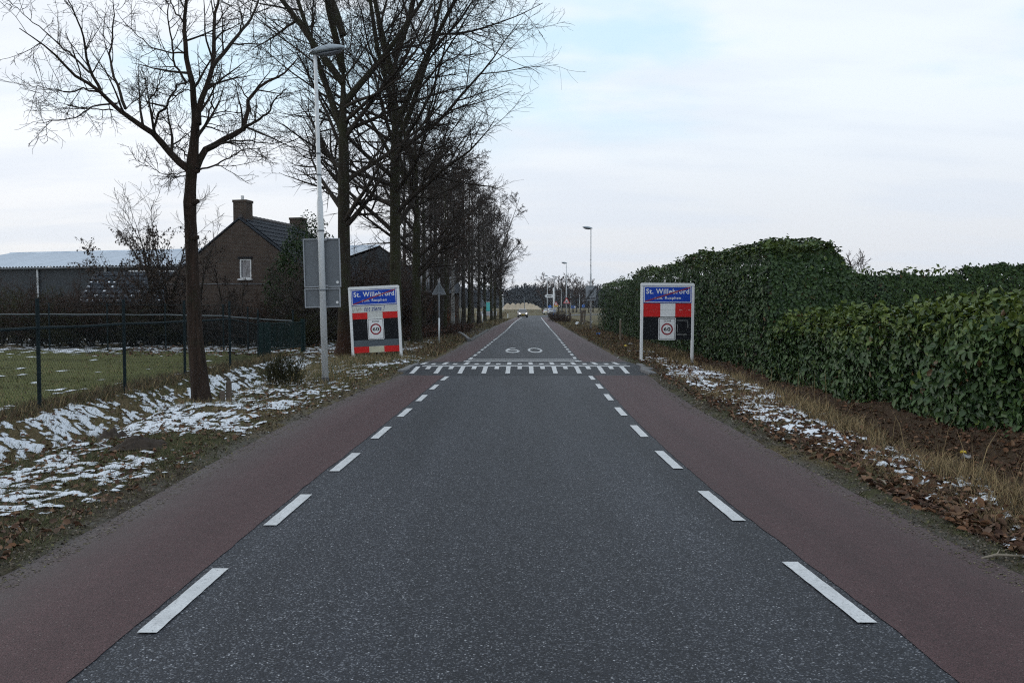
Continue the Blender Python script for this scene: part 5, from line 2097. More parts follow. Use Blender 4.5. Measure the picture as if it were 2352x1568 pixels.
for px, y, h_, lab in ((508, 12.85, .17, 'shorter of two dark stakes beside the oak'), (523.5, 13.0, .36, 'taller of two dark stakes beside the oak')):
    x = (px - 1176) / F * y
    zb = gzf(x, y)
    t = thing('wooden_stake', lab, 'stake', (x, y, zb))
    MB().box((0, 0, h_ / 2 - .1), (.085, .085, h_ + .2), Matrix.Rotation(.3, 3, 'Z'), .012).build('stake', M['wood'], t)
    MB().box((0, 0, h_ + .004), (.06, .06, .02), Matrix.Rotation(.3, 3, 'Z')).build('top', M['wood'], t)

# kerb stones beside the hump, driveway on the left
rk = random.Random(2)
kerbs = [(3.27, 19.9, .24, .8, 8, 'right end of the hump, nearest kerb stone'), (3.36, 20.8, .24, .85, 6, 'second kerb stone at the right end of the hump'), (3.42, 21.75, .22, .85, 3, 'last kerb stone at the right end of the hump'),
         (-2.66, 20.4, .22, .8, -4, 'nearest kerb stone at the left end of the hump'), (-2.64, 21.3, .22, .85, -2, 'second kerb stone at the left end of the hump'), (-2.58, 22.2, .2, .8, 2, 'last kerb stone at the left end of the hump')]
for x, y, w_, l_, a_, lab in kerbs:
    t = thing('kerb_stone', 'grey tilted ' + lab if 'right' in lab[:6] else 'grey ' + lab, 'kerb', (x, y, 0), R(a_), 'kerb stones beside the hump')
    MB().box((0, 0, -.015), (w_ * .8, l_, .2), Matrix.Rotation(rk.uniform(-.12, .12), 3, 'Y') @ Matrix.Rotation(rk.uniform(-.05, .05), 3, 'X'), .02).build('stone', M['concrete'], t)
vs = [(-4.6, 43.5, .012), (-1.9, 39, .012), (-1.55, 58, .012), (-2.3, 62, .012), (-4.4, 63.5, .012), (-9, 62, .012), (-9, 56, .012), (-4.2, 54, .012), (-3.1, 50, .012)]
dw = MB().slab([(x, y) for x, y, z in [vs[1], vs[2], vs[3], vs[4], vs[5], vs[6], vs[7], vs[8]]], -.08, .035).build('driveway', M['paving'])
set_props(dw, 'grey paved driveway joining the road from the left', 'driveway', kind='structure')
cv = [(-2.0, 38.2), (-2.35, 42), (-2.9, 47), (-3.6, 51), (-4.5, 53.2), (-6.0, 54.4)]
t = thing('driveway_kerb', 'curved low grey kerb bordering the driveway', 'kerb', (-2.35, 42, 0))
for k in range(len(cv) - 1):
    a, b = A_(cv[k]), A_(cv[k + 1])
    nseg = max(1, int(np.linalg.norm(b - a) / 1.0))
    for j in range(nseg):
        p = a + (b - a) * (j + .5) / nseg
        L_ = np.linalg.norm(b - a) / nseg
        MB().box((p[0] + 2.35, p[1] - 42, .06), (.14, L_ - .02, .22), Matrix.Rotation(-math.atan2(b[0] - a[0], b[1] - a[1]), 3, 'Z'), .015).build('kerb_piece', M['concrete'], t)

# ------------------------------------------------------------------ bushes on the left


def shrub_mesh(seed, H, stems, spread, rmin, mat, n2=9, n3=7, leaves=0, leafcol=None, K=9, twig_up=.05, n4=0, ratio=.42):
    rng = np.random.default_rng(seed)
    p = np.empty((stems, K + 1, 3))
    p[:, 0] = np.column_stack((rng.normal(0, .14 * spread, stems), rng.normal(0, .12 * spread, stems), np.full(stems, -.05)))
    an = rng.uniform(0, 2 * np.pi, stems)
    ti = np.abs(rng.normal(.28, .16, stems)) * spread
    d = np.column_stack((np.cos(an) * ti, np.sin(an) * ti, np.ones(stems)))
    L = H * rng.uniform(.65, 1.05, stems)
    for k in range(K):
        d /= np.linalg.norm(d, axis=1, keepdims=True)
        p[:, k + 1] = p[:, k] + d * (L / K)[:, None]
        d = d + rng.normal(0, .09, (stems, 3))
    r = np.maximum(H * .012 * np.linspace(1, 0, K + 1)[None] * rng.uniform(.6, 1.2, (stems, 1)), rmin)
    T_, C_ = Tubes(), Tubes()
    T_.add(p, r, 6)
    p2, r2 = shoots(rng, p, r, n2, .12, 1, 38, 14, ratio, .5, 6, twig_up, .12, .6, rmin)
    C_.add(p2, r2, 3)
    p3, r3 = shoots(rng, p2, r2, n3, .1, 1, 40, 14, .45, .4, 4, twig_up * .6, .16, .7, rmin * .85)
    C_.add(p3, r3, 3)
    out = [T_.mesh('trunk', M['bark_grey']), C_.mesh('crown', M[mat])]
    if leaves:
        tips = p3.reshape(-1, 3)
        tips = tips[tips[:, 2] < H * .82]
        pos = tips[rng.integers(0, len(tips), leaves)]
        v, q = leaf_batch(pos, rng.normal(0, 1, pos.shape), rng.uniform(.07, .13, leaves), rng.uniform(.018, .032, leaves), rng, droop=2.0, simple_leaf=True)
        c = np.repeat(A_(leafcol) * rng.uniform(.5, 1.5, (leaves, 1)), 4, 0)
        out.append(np_mesh('leaves', v, [q], M['litter'], False, c))
    return out


sa = shrub_mesh(1, 3.0, 18, 1.5, .0078, 'twig_mid', 10, 8)
sb = shrub_mesh(2, 2.9, 18, 1.8, .0078, 'twig_olive', 10, 8)
sc_ = shrub_mesh(3, 3.2, 16, 1.3, .0078, 'twig_brown', 10, 8, 700, (.045, .028, .022))
rs = random.Random(8)
spots = []
for k in range(17):
    spots.append((-10 + k * 43, 33.5 + rs.uniform(-1.2, 2.5), (sa, sb, sc_)[k % 3] if k > 1 else sb))
for k in range(12):
    spots.append((-60 + k * 48, 38.0 + rs.uniform(-1, 1.5), (sb, sa, sc_)[k % 3]))
for px, y, me in spots:
    put_tree(me, 'bare_shrub', 'bare twiggy shrub in the thicket behind the rear fence', at(px, y), rs.uniform(0, 6.2), (rs.uniform(1.0, 1.3), rs.uniform(1, 1.25), rs.uniform(.52, .84) * (1.06 if px < 250 else .86)), 'bare shrubs behind the rear fence', 'shrub')
sap = shrub_mesh(5, 5.6, 3, .30, .0075, 'twig_mid', 20, 9, 2300, (.056, .038, .029), 12, .08, 0, .33)
sap2 = shrub_mesh(6, 5.2, 2, .25, .007, 'twig_mid', 18, 8, 500, (.036, .024, .019), 12, .08, 0, .30)
for px, y, me, s, r_, lab in ((352, 33.2, sap, 1.02, .3, 'young tree with hanging dark leaves in front of the frosted barn roof'),
                              (388, 34.2, sap, 1.06, 2.0, 'young tree with hanging dark leaves just left of the oak trunk'),
                              (462, 34.5, sap2, 1.02, 4.0, 'thin young tree just right of the oak trunk before the gable'),
                              (512, 35.5, sap2, .84, 1.0, 'thin young tree in front of the middle of the gable'),
                              (560, 34.0, sap2, .66, 3.0, 'thin young tree in front of the gable window'),
                              (610, 35.0, sap2, .60, 5.0, 'low young tree between gable window and holly')):
    put_tree(me, 'young_tree', lab, at(px, y), r_, s, 'young trees before the house')
t = put_tree(grow_tree(97, 3.1, .07, .8, first=.5, limbs=8, n2=6, n3=4, n4=0, rmin=.008, mats=('birch', 'twig_brown')), 'birch_tree', 'short pale birch trunk in front of the snow-dusted outbuilding', at(351, 36), 0, 1.0)
# holly: dark evergreen crown
rng = np.random.default_rng(44)
n = 8500
u = rng.normal(size=(n, 3))
u /= np.linalg.norm(u, axis=1, keepdims=True)
rr = rng.uniform(.5, 1.0, (n, 1)) ** .6 * (1 + .35 * (fbm(u[:, 0] * 2.5 + 5, u[:, 2] * 2.5 + u[:, 1] * 2, 3, 3)[:, None] - .5) * 2)
pos = A_((0, 0, 2.7)) + u * A_([1.35, 1.2, 2.75]) * rr
pos[:, 0] += .35 * (pos[:, 2] - 2.2) * .4
pos = pos[pos[:, 2] > .2]
n = len(pos)
v, q = leaf_batch(pos, u[:n], rng.uniform(.07, .13, n), rng.uniform(.028, .045, n), rng, simple_leaf=True)
t = thing('holly_tree', 'dark evergreen holly hiding the right side of the brick house', 'tree', at(688, 35.5))
o = link('foliage', np_mesh('foliage', v, [q], M['leaf_dull'], False, np.repeat(hedge_palette(rng, n, np.zeros(n)) * .62, 4, 0)), t)
o['kind'] = 'stuff'
MB().tube([(0, 0, -.1), (.05, .02, 1.5), (.2, .0, 3.0), (.35, 0, 4.4)], [.11, .09, .06, .02], 8).build('trunk', M['bark_grey'], t)
# shadowy thicket right of the gate
for k, (px, y) in enumerate(((715, 34), (745, 37), (775, 40), (810, 38), (840, 43), (875, 41), (905, 46), (935, 43), (960, 50), (860, 50), (790, 48))):
    put_tree((sa, sc_)[k % 2], 'bare_shrub', 'bare brown shrub of the thicket between gate and roadside trees', at(px, y), rs.uniform(0, 6), (1.4, 1.3, rs.uniform(1.0, 1.3)), 'bare shrubs behind the village sign', 'shrub')
# low brown beech hedge by the first triangle sign
bh = shrub_mesh(9, .82, 22, 2.3, .005, 'twig_brown', 9, 6, 260, (.07, .032, .022), 6, .02)
bhp = []
for k in range(13):
    f = k / 12
    put_tree(bh, 'beech_shrub', 'low rusty brown twiggy shrub of the clipped row under the birches', (-5.2 + 1.9 * f + rs.uniform(-.15, .15), 38.5 + 13 * f, 0), rs.uniform(0, 6), (1.25, 1.2, rs.uniform(.9, 1.05)), 'low brown shrubs under the birches', 'shrub')
# dry shrub beside the crossroads triangle on the right
ds = shrub_mesh(13, 1.25, 26, 2.2, .007, 'twig_brown', 9, 6, 0, None, 6)
DL = ('dry brown shrub at the right road edge, second from the asphalt', 'largest dry brown shrub midway between road edge and second lamp post', 'dry brown shrub just left of the pole with the crossroads triangle', 'dry brown shrub closest to the asphalt before the bend', 'lowest dry brown shrub, right of the pole with the crossroads triangle')
for k, (px, y, s) in enumerate(((1272, 92, .85), (1282, 88, 1.0), (1293, 86, .9), (1268, 104, .9), (1303, 84, .6))):
    put_tree(ds, 'dry_shrub', DL[k], (at(px, y)[0], y, gzf(at(px, y)[0], y)), rs.uniform(0, 6), s, 'dry shrubs at the right verge', 'shrub')
# broom by the ditch end
br = shrub_mesh(17, .62, 34, 1.0, .0045, 'twig_olive', 9, 6, 0, None, 6, .25)
x, y, _ = at(655, 16.6)
put_tree(br, 'broom_shrub', 'upright olive-green broom shrub at the end of the snowy ditch', (x, y, gzf(x, y)), 0, 1.0, cat='shrub')
# iron railing, pale house and garden wall glimpsed through the grove
t = thing('iron_railing', 'black iron railing behind the low brown shrubs', 'railing', at(985, 58))
for k in range(16):
    MB().tube([(-1.6 + k * .17, 0, 0), (-1.6 + k * .17, 0, 1.15 + (.1 if k % 2 else 0))], .014, 5).build('bar', M['iron'], t)
for z in (.15, 1.0):
    MB().tube([(-1.65, 0, z), (1.0, 0, z)], .018, 5).build('rail', M['iron'], t)
for xx in (-1.65, -.2, 1.0):
    MB().box((xx, 0, .9 if xx > -1 else .65), (.07, .07, 1.9 if xx > -1 else 1.4)).build('post', M['iron'], t)
t = thing('pale_house', 'pale house glimpsed through the grove behind the birches', 'house', at(975, 86), R(-10))
m_ = MB()
m_.box((0, 3, 2.6), (4.2, 6, 5.2))
m_.prism([(-2.1, 5.2), (2.1, 5.2), (0, 7.0)][::-1], .02, 5.98)
m_.build('wall', M['render_wall'], t)
for s in (-1, 1):
    MB().box((s * 1.12, 3, 6.15), (2.85, 6.4, .1), Matrix.Rotation(s * math.atan2(1.8, 2.1), 3, 'Y')).build('roof', M['tile'], t)
for xx in (-1.1, .9):
    for zz in (1.6, 4.2):
        wq = MB().box((xx, -.01, zz), (1.1, .06, 1.2)).build('window', M['white'], t)
        MB().box((xx, -.045, zz), (.95, .02, 1.05)).build('pane', M['glass'], wq)
t = thing('brick_villa', 'dark brick building behind the tall bare trees right of the holly', 'house', at(838, 66), R(8))
m_ = MB()
m_.box((0, 4, 1.4), (15, 8, 2.8))
m_.build('wall', M['brick'], t)
MB().add([(-7.8, -.4, 2.7), (7.8, -.4, 2.7), (7.8, 4, 3.7), (-7.8, 4, 3.7), (7.8, 8.4, 2.7), (-7.8, 8.4, 2.7)], [(0, 1, 2, 3), (3, 2, 4, 5)]).build('roof', M['tile'], t)
for xx in (-4, 0, 4):
    wq = MB().box((xx, -.01, 1.6), (1.2, .06, 1.3)).build('window', M['white'], t)
    MB().box((xx, -.045, 1.6), (1.05, .02, 1.15)).build('pane', M['glass'], wq)
t = thing('beech_shrub', 'orange-brown leafy beech shrub behind the iron railing', 'shrub', at(1000, 61))
rng = np.random.default_rng(6)
u = rng.normal(size=(1400, 3))
u /= np.linalg.norm(u, axis=1, keepdims=True)
v, q = leaf_batch(A_((0, 0, 1.0)) + u * A_([1.5, .8, .95]) * rng.uniform(.5, 1, (1400, 1)), u, rng.uniform(.1, .16, 1400), rng.uniform(.04, .06, 1400), rng, simple_leaf=True)
o = link('foliage', np_mesh('foliage', v, [q], M['litter'], False, np.repeat(A_((.17, .065, .03)) * rng.uniform(.5, 1.4, (1400, 1)), 4, 0)), t)
o['kind'] = 'stuff'

# ------------------------------------------------------------------ grass, leaves, snow, litter


def blades(x, y, z, h, w, col, rng, lean=.5):
    n = len(x)
    a = rng.uniform(0, 2 * np.pi, n)
    fx_, fy_ = np.cos(a), np.sin(a)
    ln = np.abs(rng.normal(lean, .3, n))
    la = rng.uniform(0, 2 * np.pi, n)
    dx, dy = np.cos(la) * ln, np.sin(la) * ln
    hz_ = h / np.sqrt(1 + ln * ln)
    b = np.stack((x, y, z - .012), -1)
    mid = b + np.stack((dx * hz_ * .38, dy * hz_ * .38, hz_ * .6), -1)
    tip = b + np.stack((dx * hz_, dy * hz_, hz_), -1)
    sw = np.stack((fx_ * w, fy_ * w, np.zeros(n)), -1)
    v = np.stack((b - sw, b + sw, mid + sw * .75, mid - sw * .75, tip), 1).reshape(-1, 3)
    if float(np.max(h)) < .21:        # short blades: one bent-free triangle each
        v = np.stack((b - sw * 1.15, b + sw * 1.15, tip), 1).reshape(-1, 3)
        return v, np.zeros((0, 4), int), np.arange(n)[:, None] * 3 + [[0, 1, 2]], np.repeat(col, 3, 0)
    i = np.arange(n)[:, None] * 5
    return v, i + [[0, 1, 2, 3]], i + [[3, 2, 4]], np.repeat(col, 5, 0)


def scatter(n, fx0, fx1, y0, y1, rng, p=1.6):
    """More points near the viewer: density falls with distance."""
    u = rng.uniform(0, 1, n)
    y = (y0 ** (1 - p) + u * (y1 ** (1 - p) - y0 ** (1 - p))) ** (1 / (1 - p))
    t = rng.uniform(0, 1, n)
    x = fx0(y) + (fx1(y) - fx0(y)) * t
    return x, y


PAL = {'green': (.070, .084, .030), 'dull': (.088, .082, .044), 'straw': (.29, .215, .112), 'brown': (.115, .078, .048), 'bright': (.14, .165, .045), 'field': (.135, .14, .048)}


def mixcol(rng, n, weights):
    ks = list(weights)
    pr = A_([weights[k] for k in ks])
    idx = rng.choice(len(ks), n, p=pr / pr.sum())
    return A_([PAL[k] for k in ks])[idx] * rng.uniform(.55, 1.35, (n, 1))


rng = np.random.default_rng(100)
GV, GQ, GT_, GC, gn = [], [], [], [], 0


def add_blades(x, y, h, w, col, lean=.5):
    global gn
    z = ground_z(x, y)
    v, q, t_, c = blades(x, y, z, h, w, col, rng, lean)
    GV.append(v)
    GQ.append(q + gn)
    GT_.append(t_ + gn)
    GC.append(c)
    gn += len(v)


# left verge
x, y = scatter(145000, lambda y: np.full_like(y, -5.2), lambda y: xl(y) - .10, 3.1, 30, rng, 1.5)
keep = (fbm(x * 1.0, y * 1.0, 51, 4) + rng.uniform(-.3, .3, len(x)) > .36) & (rng.uniform(0, 1, len(x)) < sstep(xl(y) - x, .05, .55) + .05)
x, y = x[keep], y[keep]
add_blades(x, y, rng.uniform(.03, .085, len(x)), rng.uniform(.0016, .0034, len(x)) * np.clip(y / 7, 1, 2.2), mixcol(rng, len(x), {'green': 5, 'dull': 3, 'straw': 1.6, 'brown': 2}), .9)
# left ditch banks
x, y = scatter(26000, lambda y: np.full_like(y, -7.3), lambda y: np.full_like(y, -5.0), 6, 26, rng, 1.2)
add_blades(x, y, rng.uniform(.05, .16, len(x)), rng.uniform(.002, .004, len(x)) * np.clip(y / 8, 1, 2), mixcol(rng, len(x), {'green': 3, 'dull': 2, 'straw': 2, 'brown': 4}), .9)
# taller dry grass by lamp, sign and tree foot
for (cx_, cy_, sx2, sy2, n, h0, h1) in ((-3.9, 17.2, .5, .6, 900, .08, .22), (-4.2, 24.6, .8, .8, 2600, .1, .28), (-4.7, 22.0, .6, 1.5, 2200, .1, .26), (-4.8, 12.6, .35, .25, 700, .06, .16), (-4.6, 18.6, .5, 1.2, 1800, .08, .22), (-5.3, 19.8, .5, 1.6, 2000, .1, .3)):
    x, y = rng.normal(cx_, sx2, n), rng.normal(cy_, sy2, n)
    k = x < xl(y) - .25
    x, y = x[k], y[k]
    add_blades(x, y, rng.uniform(h0, h1, len(x)), rng.uniform(.003, .005, len(x)), mixcol(rng, len(x), {'straw': 5, 'dull': 3, 'green': 2}), .6)
# foot of the fence and the field
x, y = scatter(9000, lambda y: np.full_like(y, -7.7), lambda y: np.full_like(y, -6.95), 8, 26, rng, 1.1)
add_blades(x, y, rng.uniform(.06, .24, len(x)), rng.uniform(.002, .004, len(x)) * np.clip(y / 9, 1, 2), mixcol(rng, len(x), {'dull': 4, 'straw': 2, 'brown': 4}), .6)
x, y = scatter(42000, lambda y: -7.4 - .65 * y, lambda y: np.full_like(y, -7.4), 9, 29.5, rng, 1.05)
add_blades(x, y, rng.uniform(.03, .08, len(x)), rng.uniform(.006, .011, len(x)), mixcol(rng, len(x), {'field': 5, 'green': 2, 'bright': 2, 'straw': 2.5, 'brown': 3}) * (.05 + 1.6 * fbm(x * .8, y * 2.2, 71, 4)[:, None]), .9)
# right verge: thin moss by the edge, then straw
x, y = scatter(60000, lambda y: xr(y) + .04, lambda y: xr(y) + .75, 3.1, 30, rng, 1.6)
k = rng.uniform(0, 1, len(x)) < .75
x, y = x[k], y[k]
add_blades(x, y, rng.uniform(.015, .045, len(x)), rng.uniform(.0016, .003, len(x)) * np.clip(y / 7, 1, 2.2), mixcol(rng, len(x), {'green': 4, 'dull': 5, 'brown': 3}), 1.1)
x, y = scatter(40000, lambda y: xr(y) + .55, lambda y: crest_r(y) + .25, 3.1, 34, rng, 1.4)
k = (fbm(x * 1.6, y * 1.0, 91, 3) + rng.uniform(-.15, .15, len(x))) > .50
x, y = x[k], y[k]
add_blades(x, y, rng.uniform(.06, .20, len(x)), rng.uniform(.0016, .0032, len(x)) * np.clip(y / 7, 1, 2.2), mixcol(rng, len(x), {'straw': 6, 'dull': 3, 'brown': 3}), .9)
# straw along the ditch crest
x, y = scatter(27000, lambda y: crest_r(y) - .38, lambda y: crest_r(y) + .42, 3.1, 30, rng, 1.5)
k = (fbm(x * .9, y * .8, 95, 3) + rng.uniform(-.12, .12, len(x))) > .44
x, y = x[k], y[k]
add_blades(x, y, rng.uniform(.08, .30, len(x)), rng.uniform(.0016, .0030, len(x)) * np.clip(y / 7, 1, 2.0), mixcol(rng, len(x), {'straw': 7, 'dull': 2, 'brown': 2}), .75)
x, y = scatter(130, lambda y: crest_r(y) - .2, lambda y: crest_r(y) + .9, 4.8, 20, rng, 1.4)
add_blades(x, y, rng.uniform(.4, .8, len(x)), rng.uniform(.0025, .004, len(x)), mixcol(rng, len(x), {'straw': 3, 'brown': 2}), .3)
# bank under the hedge and verge farther on
x, y = scatter(24000, lambda y: crest_r(y) + .3, lambda y: np.full_like(y, 6.2), 5, 26, rng, 1.3)
k = rng.uniform(0, 1, len(x)) < .6
x, y = x[k], y[k]
add_blades(x, y, rng.uniform(.04, .12, len(x)), rng.uniform(.0018, .003, len(x)) * np.clip(y / 8, 1, 2), mixcol(rng, len(x), {'brown': 6, 'dull': 2, 'straw': 3}) * .8, 1.1)
for s in (0, 1):
    x, y = scatter(15000, (lambda y: xr(y) + .15) if s else (lambda y: xl(y) - 2.6), (lambda y: xr(y) + 3.0) if s else (lambda y: xl(y) - .15), 26, 110, rng, 1.3)
    add_blades(x, y, rng.uniform(.05, .22, len(x)), rng.uniform(.006, .012, len(x)) * np.clip(y / 45, 1, 2), mixcol(rng, len(x), {'brown': 5, 'dull': 4, 'straw': 2, 'green': 1}), .8)
x, y = scatter(9000, lambda y: xl(y) - 9, lambda y: xl(y) - 9 + .35 * y, 125, 330, rng, 1.2)
k = (x < -1) | (y > 240)
x, y = x[k], y[k]
add_blades(x, y, rng.uniform(.2, .6, len(x)), rng.uniform(.03, .06, len(x)), mixcol(rng, len(x), {'straw': 3, 'brown': 4, 'dull': 4}), .7)
gr = link('grass', np_mesh('grass', np.concatenate(GV), [np.concatenate(GQ), np.concatenate(GT_)], M['blade'], False, np.concatenate(GC)))
set_props(gr, 'short green and straw-coloured grass on verges, ditch banks and field', 'grass', kind='stuff')

# fallen leaves


def leaf_litter(x, y, size, lift, rng, pal, tiny=False):
    n = len(x)
    z = ground_z(x, y) + rng.uniform(.004, lift, n)
    nrm = np.stack((rng.normal(0, .38, n), rng.normal(0, .38, n), np.ones(n)), -1)
    a = rng.uniform(0, 2 * np.pi, n)
    v, q = leaf_batch(np.stack((x, y, z), -1), nrm / np.linalg.norm(nrm, axis=1, keepdims=True), size, size * rng.uniform(.22, .36, n), rng, fold=.55, simple_leaf=tiny, up=np.stack((np.cos(a), np.sin(a), np.zeros(n)), -1))
    idx = rng.integers(0, len(pal), n)
    c = A_(pal)[idx] * rng.uniform(.55, 1.3, (n, 1))
    return v, q, np.repeat(c, 4 if tiny else 6, 0)


LP = [(.21, .12, .075), (.150, .075, .040), (.110, .056, .034), (.075, .040, .027), (.185, .110, .065), (.13, .085, .06)]
LV, LQ, LT, LC, ln_ = [], [], [], [], 0
for (n, f0, f1, y0, y1, p_, s0, s1, lift) in ((12500, lambda y: xr(y) + .30, lambda y: crest_r(y) + .15, 3.1, 32, 1.5, .04, .09, .035),
                                             (15000, lambda y: crest_r(y), lambda y: np.full_like(y, 6.5), 5, 26, 1.4, .035, .08, .04),
                                             (4200, lambda y: np.full_like(y, -5.2), lambda y: xl(y) - .2, 4.3, 26, 1.5, .03, .07, .045),
                                             (2200, lambda y: np.full_like(y, -7.6), lambda y: np.full_like(y, -5.0), 6, 30, 1.2, .05, .09, .05),
                                             (2200, lambda y: xr(y) + .2, lambda y: xr(y) + 2.5, 26, 60, 1.2, .08, .14, .04),
                                             (1600, lambda y: np.full_like(y, -14.0), lambda y: np.full_like(y, -4.0), 26, 36, 1.1, .07, .12, .05),
                                             (1500, lambda y: xl(y) - 2.4, lambda y: xl(y) - .2, 26, 52, 1.2, .07, .12, .04)):
    x, y = scatter(n, f0, f1, y0, y1, rng, p_)
    k = fbm(x * 1.4, y * 1.0, 130, 3) + rng.uniform(-.3, .3, len(x)) > .36
    x, y = x[k], y[k]
    v, q, c = leaf_litter(x, y, rng.uniform(s0, s1, len(x)), lift, rng, LP)
    LV.append(v)
    LQ.append(q + ln_)
    LC.append(c)
    ln_ += len(v)
for (n, f0, f1, p_) in ((9000, lambda y: xr(y) - .10, lambda y: xr(y) + .65, 1.6), (9000, lambda y: xl(y) - .65, lambda y: xl(y) + .10, 1.6)):
    x, y = scatter(n, f0, f1, 4.2, 24, rng, p_)
    v, q, c = leaf_litter(x, y, rng.uniform(.008, .03, len(x)) * np.clip(y / 7, 1, 2), .012, rng, [(.15, .12, .09), (.09, .07, .05), (.20, .17, .14), (.06, .05, .04), (.12, .11, .05)], True)
    v[:, 2] = np.maximum(v[:, 2], .006)
    LV.append(v)
    LT.append(q + ln_)
    LC.append(c)
    ln_ += len(v)
ll = link('fallen_leaves', np_mesh('fallen_leaves', np.concatenate(LV), [np.concatenate(LQ), np.concatenate(LT)], M['litter'], False, np.concatenate(LC)))
set_props(ll, 'curled brown dead oak leaves lying on verges and banks', 'leaves', kind='stuff')

# snow: thin raised patches where it has not melted


def snow_sheet(xs, ys, cover, thick=.014, seed=0):
    X3, Y3, Q3 = grid_mesh(xs, ys)
    wx = X3 + .16 * fbm(X3 * 4, Y3 * 4, 230, 2) + .05 * fbm(X3 * 17, Y3 * 17, 231, 2)
    wy = Y3 + .16 * fbm(X3 * 4, Y3 * 4, 232, 2) + .05 * fbm(X3 * 17, Y3 * 17, 233, 2)
    n = .5 + .62 * (fbm(wx * 1.3 + wy * .3, wy * 1.1 - wx * .4, 200 + seed, 3, .5) - .5) + 1.15 * (fbm(wx * 8.0 + wy * 3.1, wy * 8.4 - wx * 3.7, 210 + seed, 4, .72) + fbm(wx * 5.2 - wy * 6.3, wy * 5.6 + wx * 6.1, 240 + seed, 4, .72) - 1.0)
    s = n - (1 - cover(X3, Y3))
    h = np.clip((s + .05) * .9, 0, .16)
    z = ground_z(X3, Y3) + .008 + thick * np.sqrt(h / .16) + .014 * (fbm(X3 * 22, Y3 * 18, 220, 2) - .5)
    ok = (s > -.05)[Q3].any(1)
    q = Q3[ok]
    used = np.unique(q)
    mp = np.full(len(X3), -1)
    mp[used] = np.arange(len(used))
    return np.stack((X3, Y3, z), -1)[used], mp[q], np.clip(.5 + s * 5.5, 0, 1)[used]


def yax(y0, y1, k):
    out = [y0]
    while out[-1] < y1:
        out.append(out[-1] + max(.02, k * out[-1]))
    return A_(out)


def cov_left(x, y):
    d = xl(y) - x
    verge = .31 * sstep(d, .1, .6)
    verge = verge + .09 * np.exp(-((d - .75) / .35) ** 2) * (y > 8)
    verge = verge + .085 * sstep(x, -3.7, -4.7)
    mound = .17 * np.exp(-(((x + 4.55) / 1.05) ** 2 + ((y - 11.2) / 1.3) ** 2)) + .06 * np.exp(-(((x + 4.3) / .8) ** 2 + ((y - 7.2) / 1.5) ** 2))
    bare = .20 * np.exp(-(((x + 3.9) / .7) ** 2 + ((y - 9.4) / .6) ** 2)) + .12 * np.exp(-(((x + 3.5) / .6) ** 2 + ((y - 5.6) / 1.2) ** 2))
    c = verge + mound - bare
    ditch = .425 * sstep(x, -7.2, -6.9)
    c = np.where(x < -5.15, ditch * sstep(y, 25.5, 22) + .3 * (1 - sstep(y, 25.5, 22)), c)
    c = c - .07 * sstep(y, 13, 17) * (x > -5)
    return np.clip(c, 0, .9)


def cov_right(x, y):
    d = x - xr(y)
    c = .355 * sstep(d, .40, .8) * sstep(crest_r(y) + .15 - x, -.05, .35)
    c = c - .10 * sstep(y, 9, 5.5) + .03 * sstep(y, 9, 12) - .12 * sstep(y, 20, 27)
    return np.clip(c, 0, .9)


def cov_back(x, y):
    return .255 * sstep(y, 27, 29) + .05 * np.exp(-((y - 29.5) / 1.2) ** 2) - .05 * sstep(y, 33, 40)


S = [snow_sheet(axis([(-7.3, -2.6, .028)]), yax(4.3, 27, .0052), cov_left),
     snow_sheet(axis([(3.2, 5.2, .028)]), yax(4.4, 30, .006), cov_right, .022, 5),
     snow_sheet(axis([(-26, -3.2, .14)]), axis([(25.5, 41, .14)]), cov_back, .03, 9),
     snow_sheet(axis([(-24, -7.6, .11)]), yax(10, 26, .008), lambda x, y: .0 + .14 * sstep(x, -8.6, -7.8), .02, 13)]
SV, SQ, SC, sn = [], [], [], 0
for v, q, c in S:
    SC.append(np.repeat(c[:, None], 3, 1))
    SV.append(v)
    SQ.append(q + sn)
    sn += len(v)
so = link('snow', np_mesh('snow', np.concatenate(SV), [np.concatenate(SQ)], M['snow'], True, np.concatenate(SC)))
set_props(so, 'thin melting patches of snow on the verges and ditch banks', 'snow', kind='stuff')

# a clod of turned-up earth, twigs and litter


def clump(name, label, cat, loc, size, mat, seed, k=.35):
    rng = np.random.default_rng(seed)
    xs = np.linspace(-1, 1, 26)
    X4, Y4, Q4 = grid_mesh(xs, xs)
    rr = np.hypot(X4, Y4)
    h = np.maximum(0, 1 - rr ** 2) * (.35 + 1.7 * (fbm(X4 * 4 + seed, Y4 * 4, seed, 4, .65) - .25)) - .10
    t = thing(name, label, cat, loc, rng.uniform(0, 3))
    link('clod', np_mesh('clod', np.stack((X4 * size[0], Y4 * size[1], h * size[2]), -1), [Q4], mat, False), t)
    return t


x, y, _ = at(318, 9.2)
clump('earth_mound', 'small dark mound of turned earth on the snowy left verge', 'earth', (x, y, gzf(x, y)), (.30, .20, .13), M['soilheap'], 3)
x, y, _ = at(255, 9.9)
clump('earth_mound', 'smaller dark clod of earth left of the dark earth mound', 'earth', (x, y, gzf(x, y)), (.26, .2, .12), M['soilheap'], 7)


def scrap(name, label, px, y, size, mat, seed, dz=.0):
    rng = np.random.default_rng(seed)
    x = (px - 1176) / F * y
    vs = [(size[0] * (i / 3 - .5), size[1] * (j / 3 - .5), size[2] * (.25 + rng.uniform(0, 1))) for j in range(4) for i in range(4)]
    m_ = MB()
    m_.add(vs, [(j * 4 + i, j * 4 + i + 1, (j + 1) * 4 + i + 1, (j + 1) * 4 + i) for j in range(3) for i in range(3)])
    t = thing(name, label, 'litter', (x, y, gzf(x, y) + dz), rng.uniform(0, 3), 'scraps of litter on the right verge')
    m_.build('scrap', mat, t)


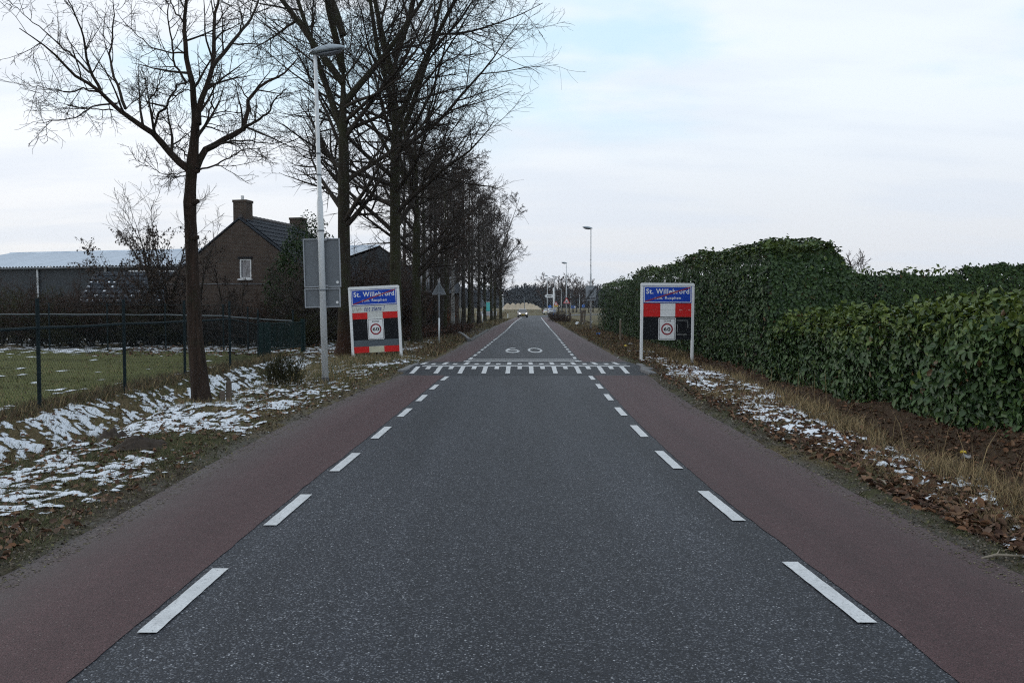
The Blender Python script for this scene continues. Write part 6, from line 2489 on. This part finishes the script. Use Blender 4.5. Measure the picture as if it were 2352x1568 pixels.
scrap('litter_scrap', 'crumpled blue litter on the right verge before the tall hedge', 1374, 44, (.22, .12, .12), M['litter_blue'], 1, .05)
scrap('litter_scrap', 'white crumpled litter on the right verge near the pale stake', 1447, 33.5, (.2, .14, .08), M['litter_white'], 2, .04)
scrap('litter_scrap', 'pale yellow litter on the right verge left of the village sign', 1437, 32.5, (.2, .12, .08), M['litter_yellow'], 3, .03)
scrap('litter_scrap', 'white and blue plastic sheet at the foot of the parking sign post', 1349, 64, (.75, .3, .35), M['litter_white'], 4, .1)
scrap('litter_scrap', 'white plastic bag lying in front of the dark wooden posts', 1329, 70, (1.0, .3, .25), M['litter_white'], 5, .06)
scrap('litter_scrap', 'white wrapper under the low laurel hedge', 2228, 9.9, (.11, .08, .06), M['litter_white'], 6, .02)
scrap('litter_scrap', 'yellow wrapper beside the white one under the low hedge', 2219, 10.0, (.06, .05, .05), M['litter_yellow'], 7, .05)
# fallen twigs
for px, py, y, l_, a_, mat, lab in ((2325, 1295, 5.15, .34, 8, 'wood_pale', 'pale broken twig on the muddy edge at the right'), (2040, 1120, 7.3, .20, 70, 'wood_pale', 'short pale twig on the mossy right road edge'), (2330, 1240, 5.6, .26, -35, 'wood', 'brown twig among leaves at the right frame edge')):
    x = (px - 1176) / F * y
    z0 = gzf(x, y) + .015
    t = thing('fallen_twig', lab, 'twig', (x, y, z0), R(a_), 'fallen twigs on the right verge')
    MB().tube([(-l_ / 2, 0, 0), (-l_ / 6, .015, .012), (l_ / 4, -.012, .006), (l_ / 2, .01, .01)], [.006, .009, .007, .003], 6).build('twig', M[mat], t)
    MB().tube([(-l_ / 6, .015, .012), (0, .06, .03)], [.005, .002], 5).build('side_twig', M[mat], t)

# ------------------------------------------------------------------ air: thin even winter haze over the whole place
hm = bpy.data.materials.new('haze')
hm.use_nodes = True
nt = hm.node_tree
for n in list(nt.nodes):
    nt.nodes.remove(n)
pv = nt.nodes.new('ShaderNodeVolumePrincipled')
pv.inputs['Color'].default_value = (.86, .92, 1.0, 1)
pv.inputs['Density'].default_value = .00016
mo = nt.nodes.new('ShaderNodeOutputMaterial')
nt.links.new(pv.outputs[0], mo.inputs['Volume'])
hz_ = MB().box((0, 1200, 14.0), (3400, 2900, 31.0)).build('haze', hm)
set_props(hz_, 'thin pale winter haze over road and fields', 'haze', kind='stuff')
scene.cycles.volume_bounces = 0
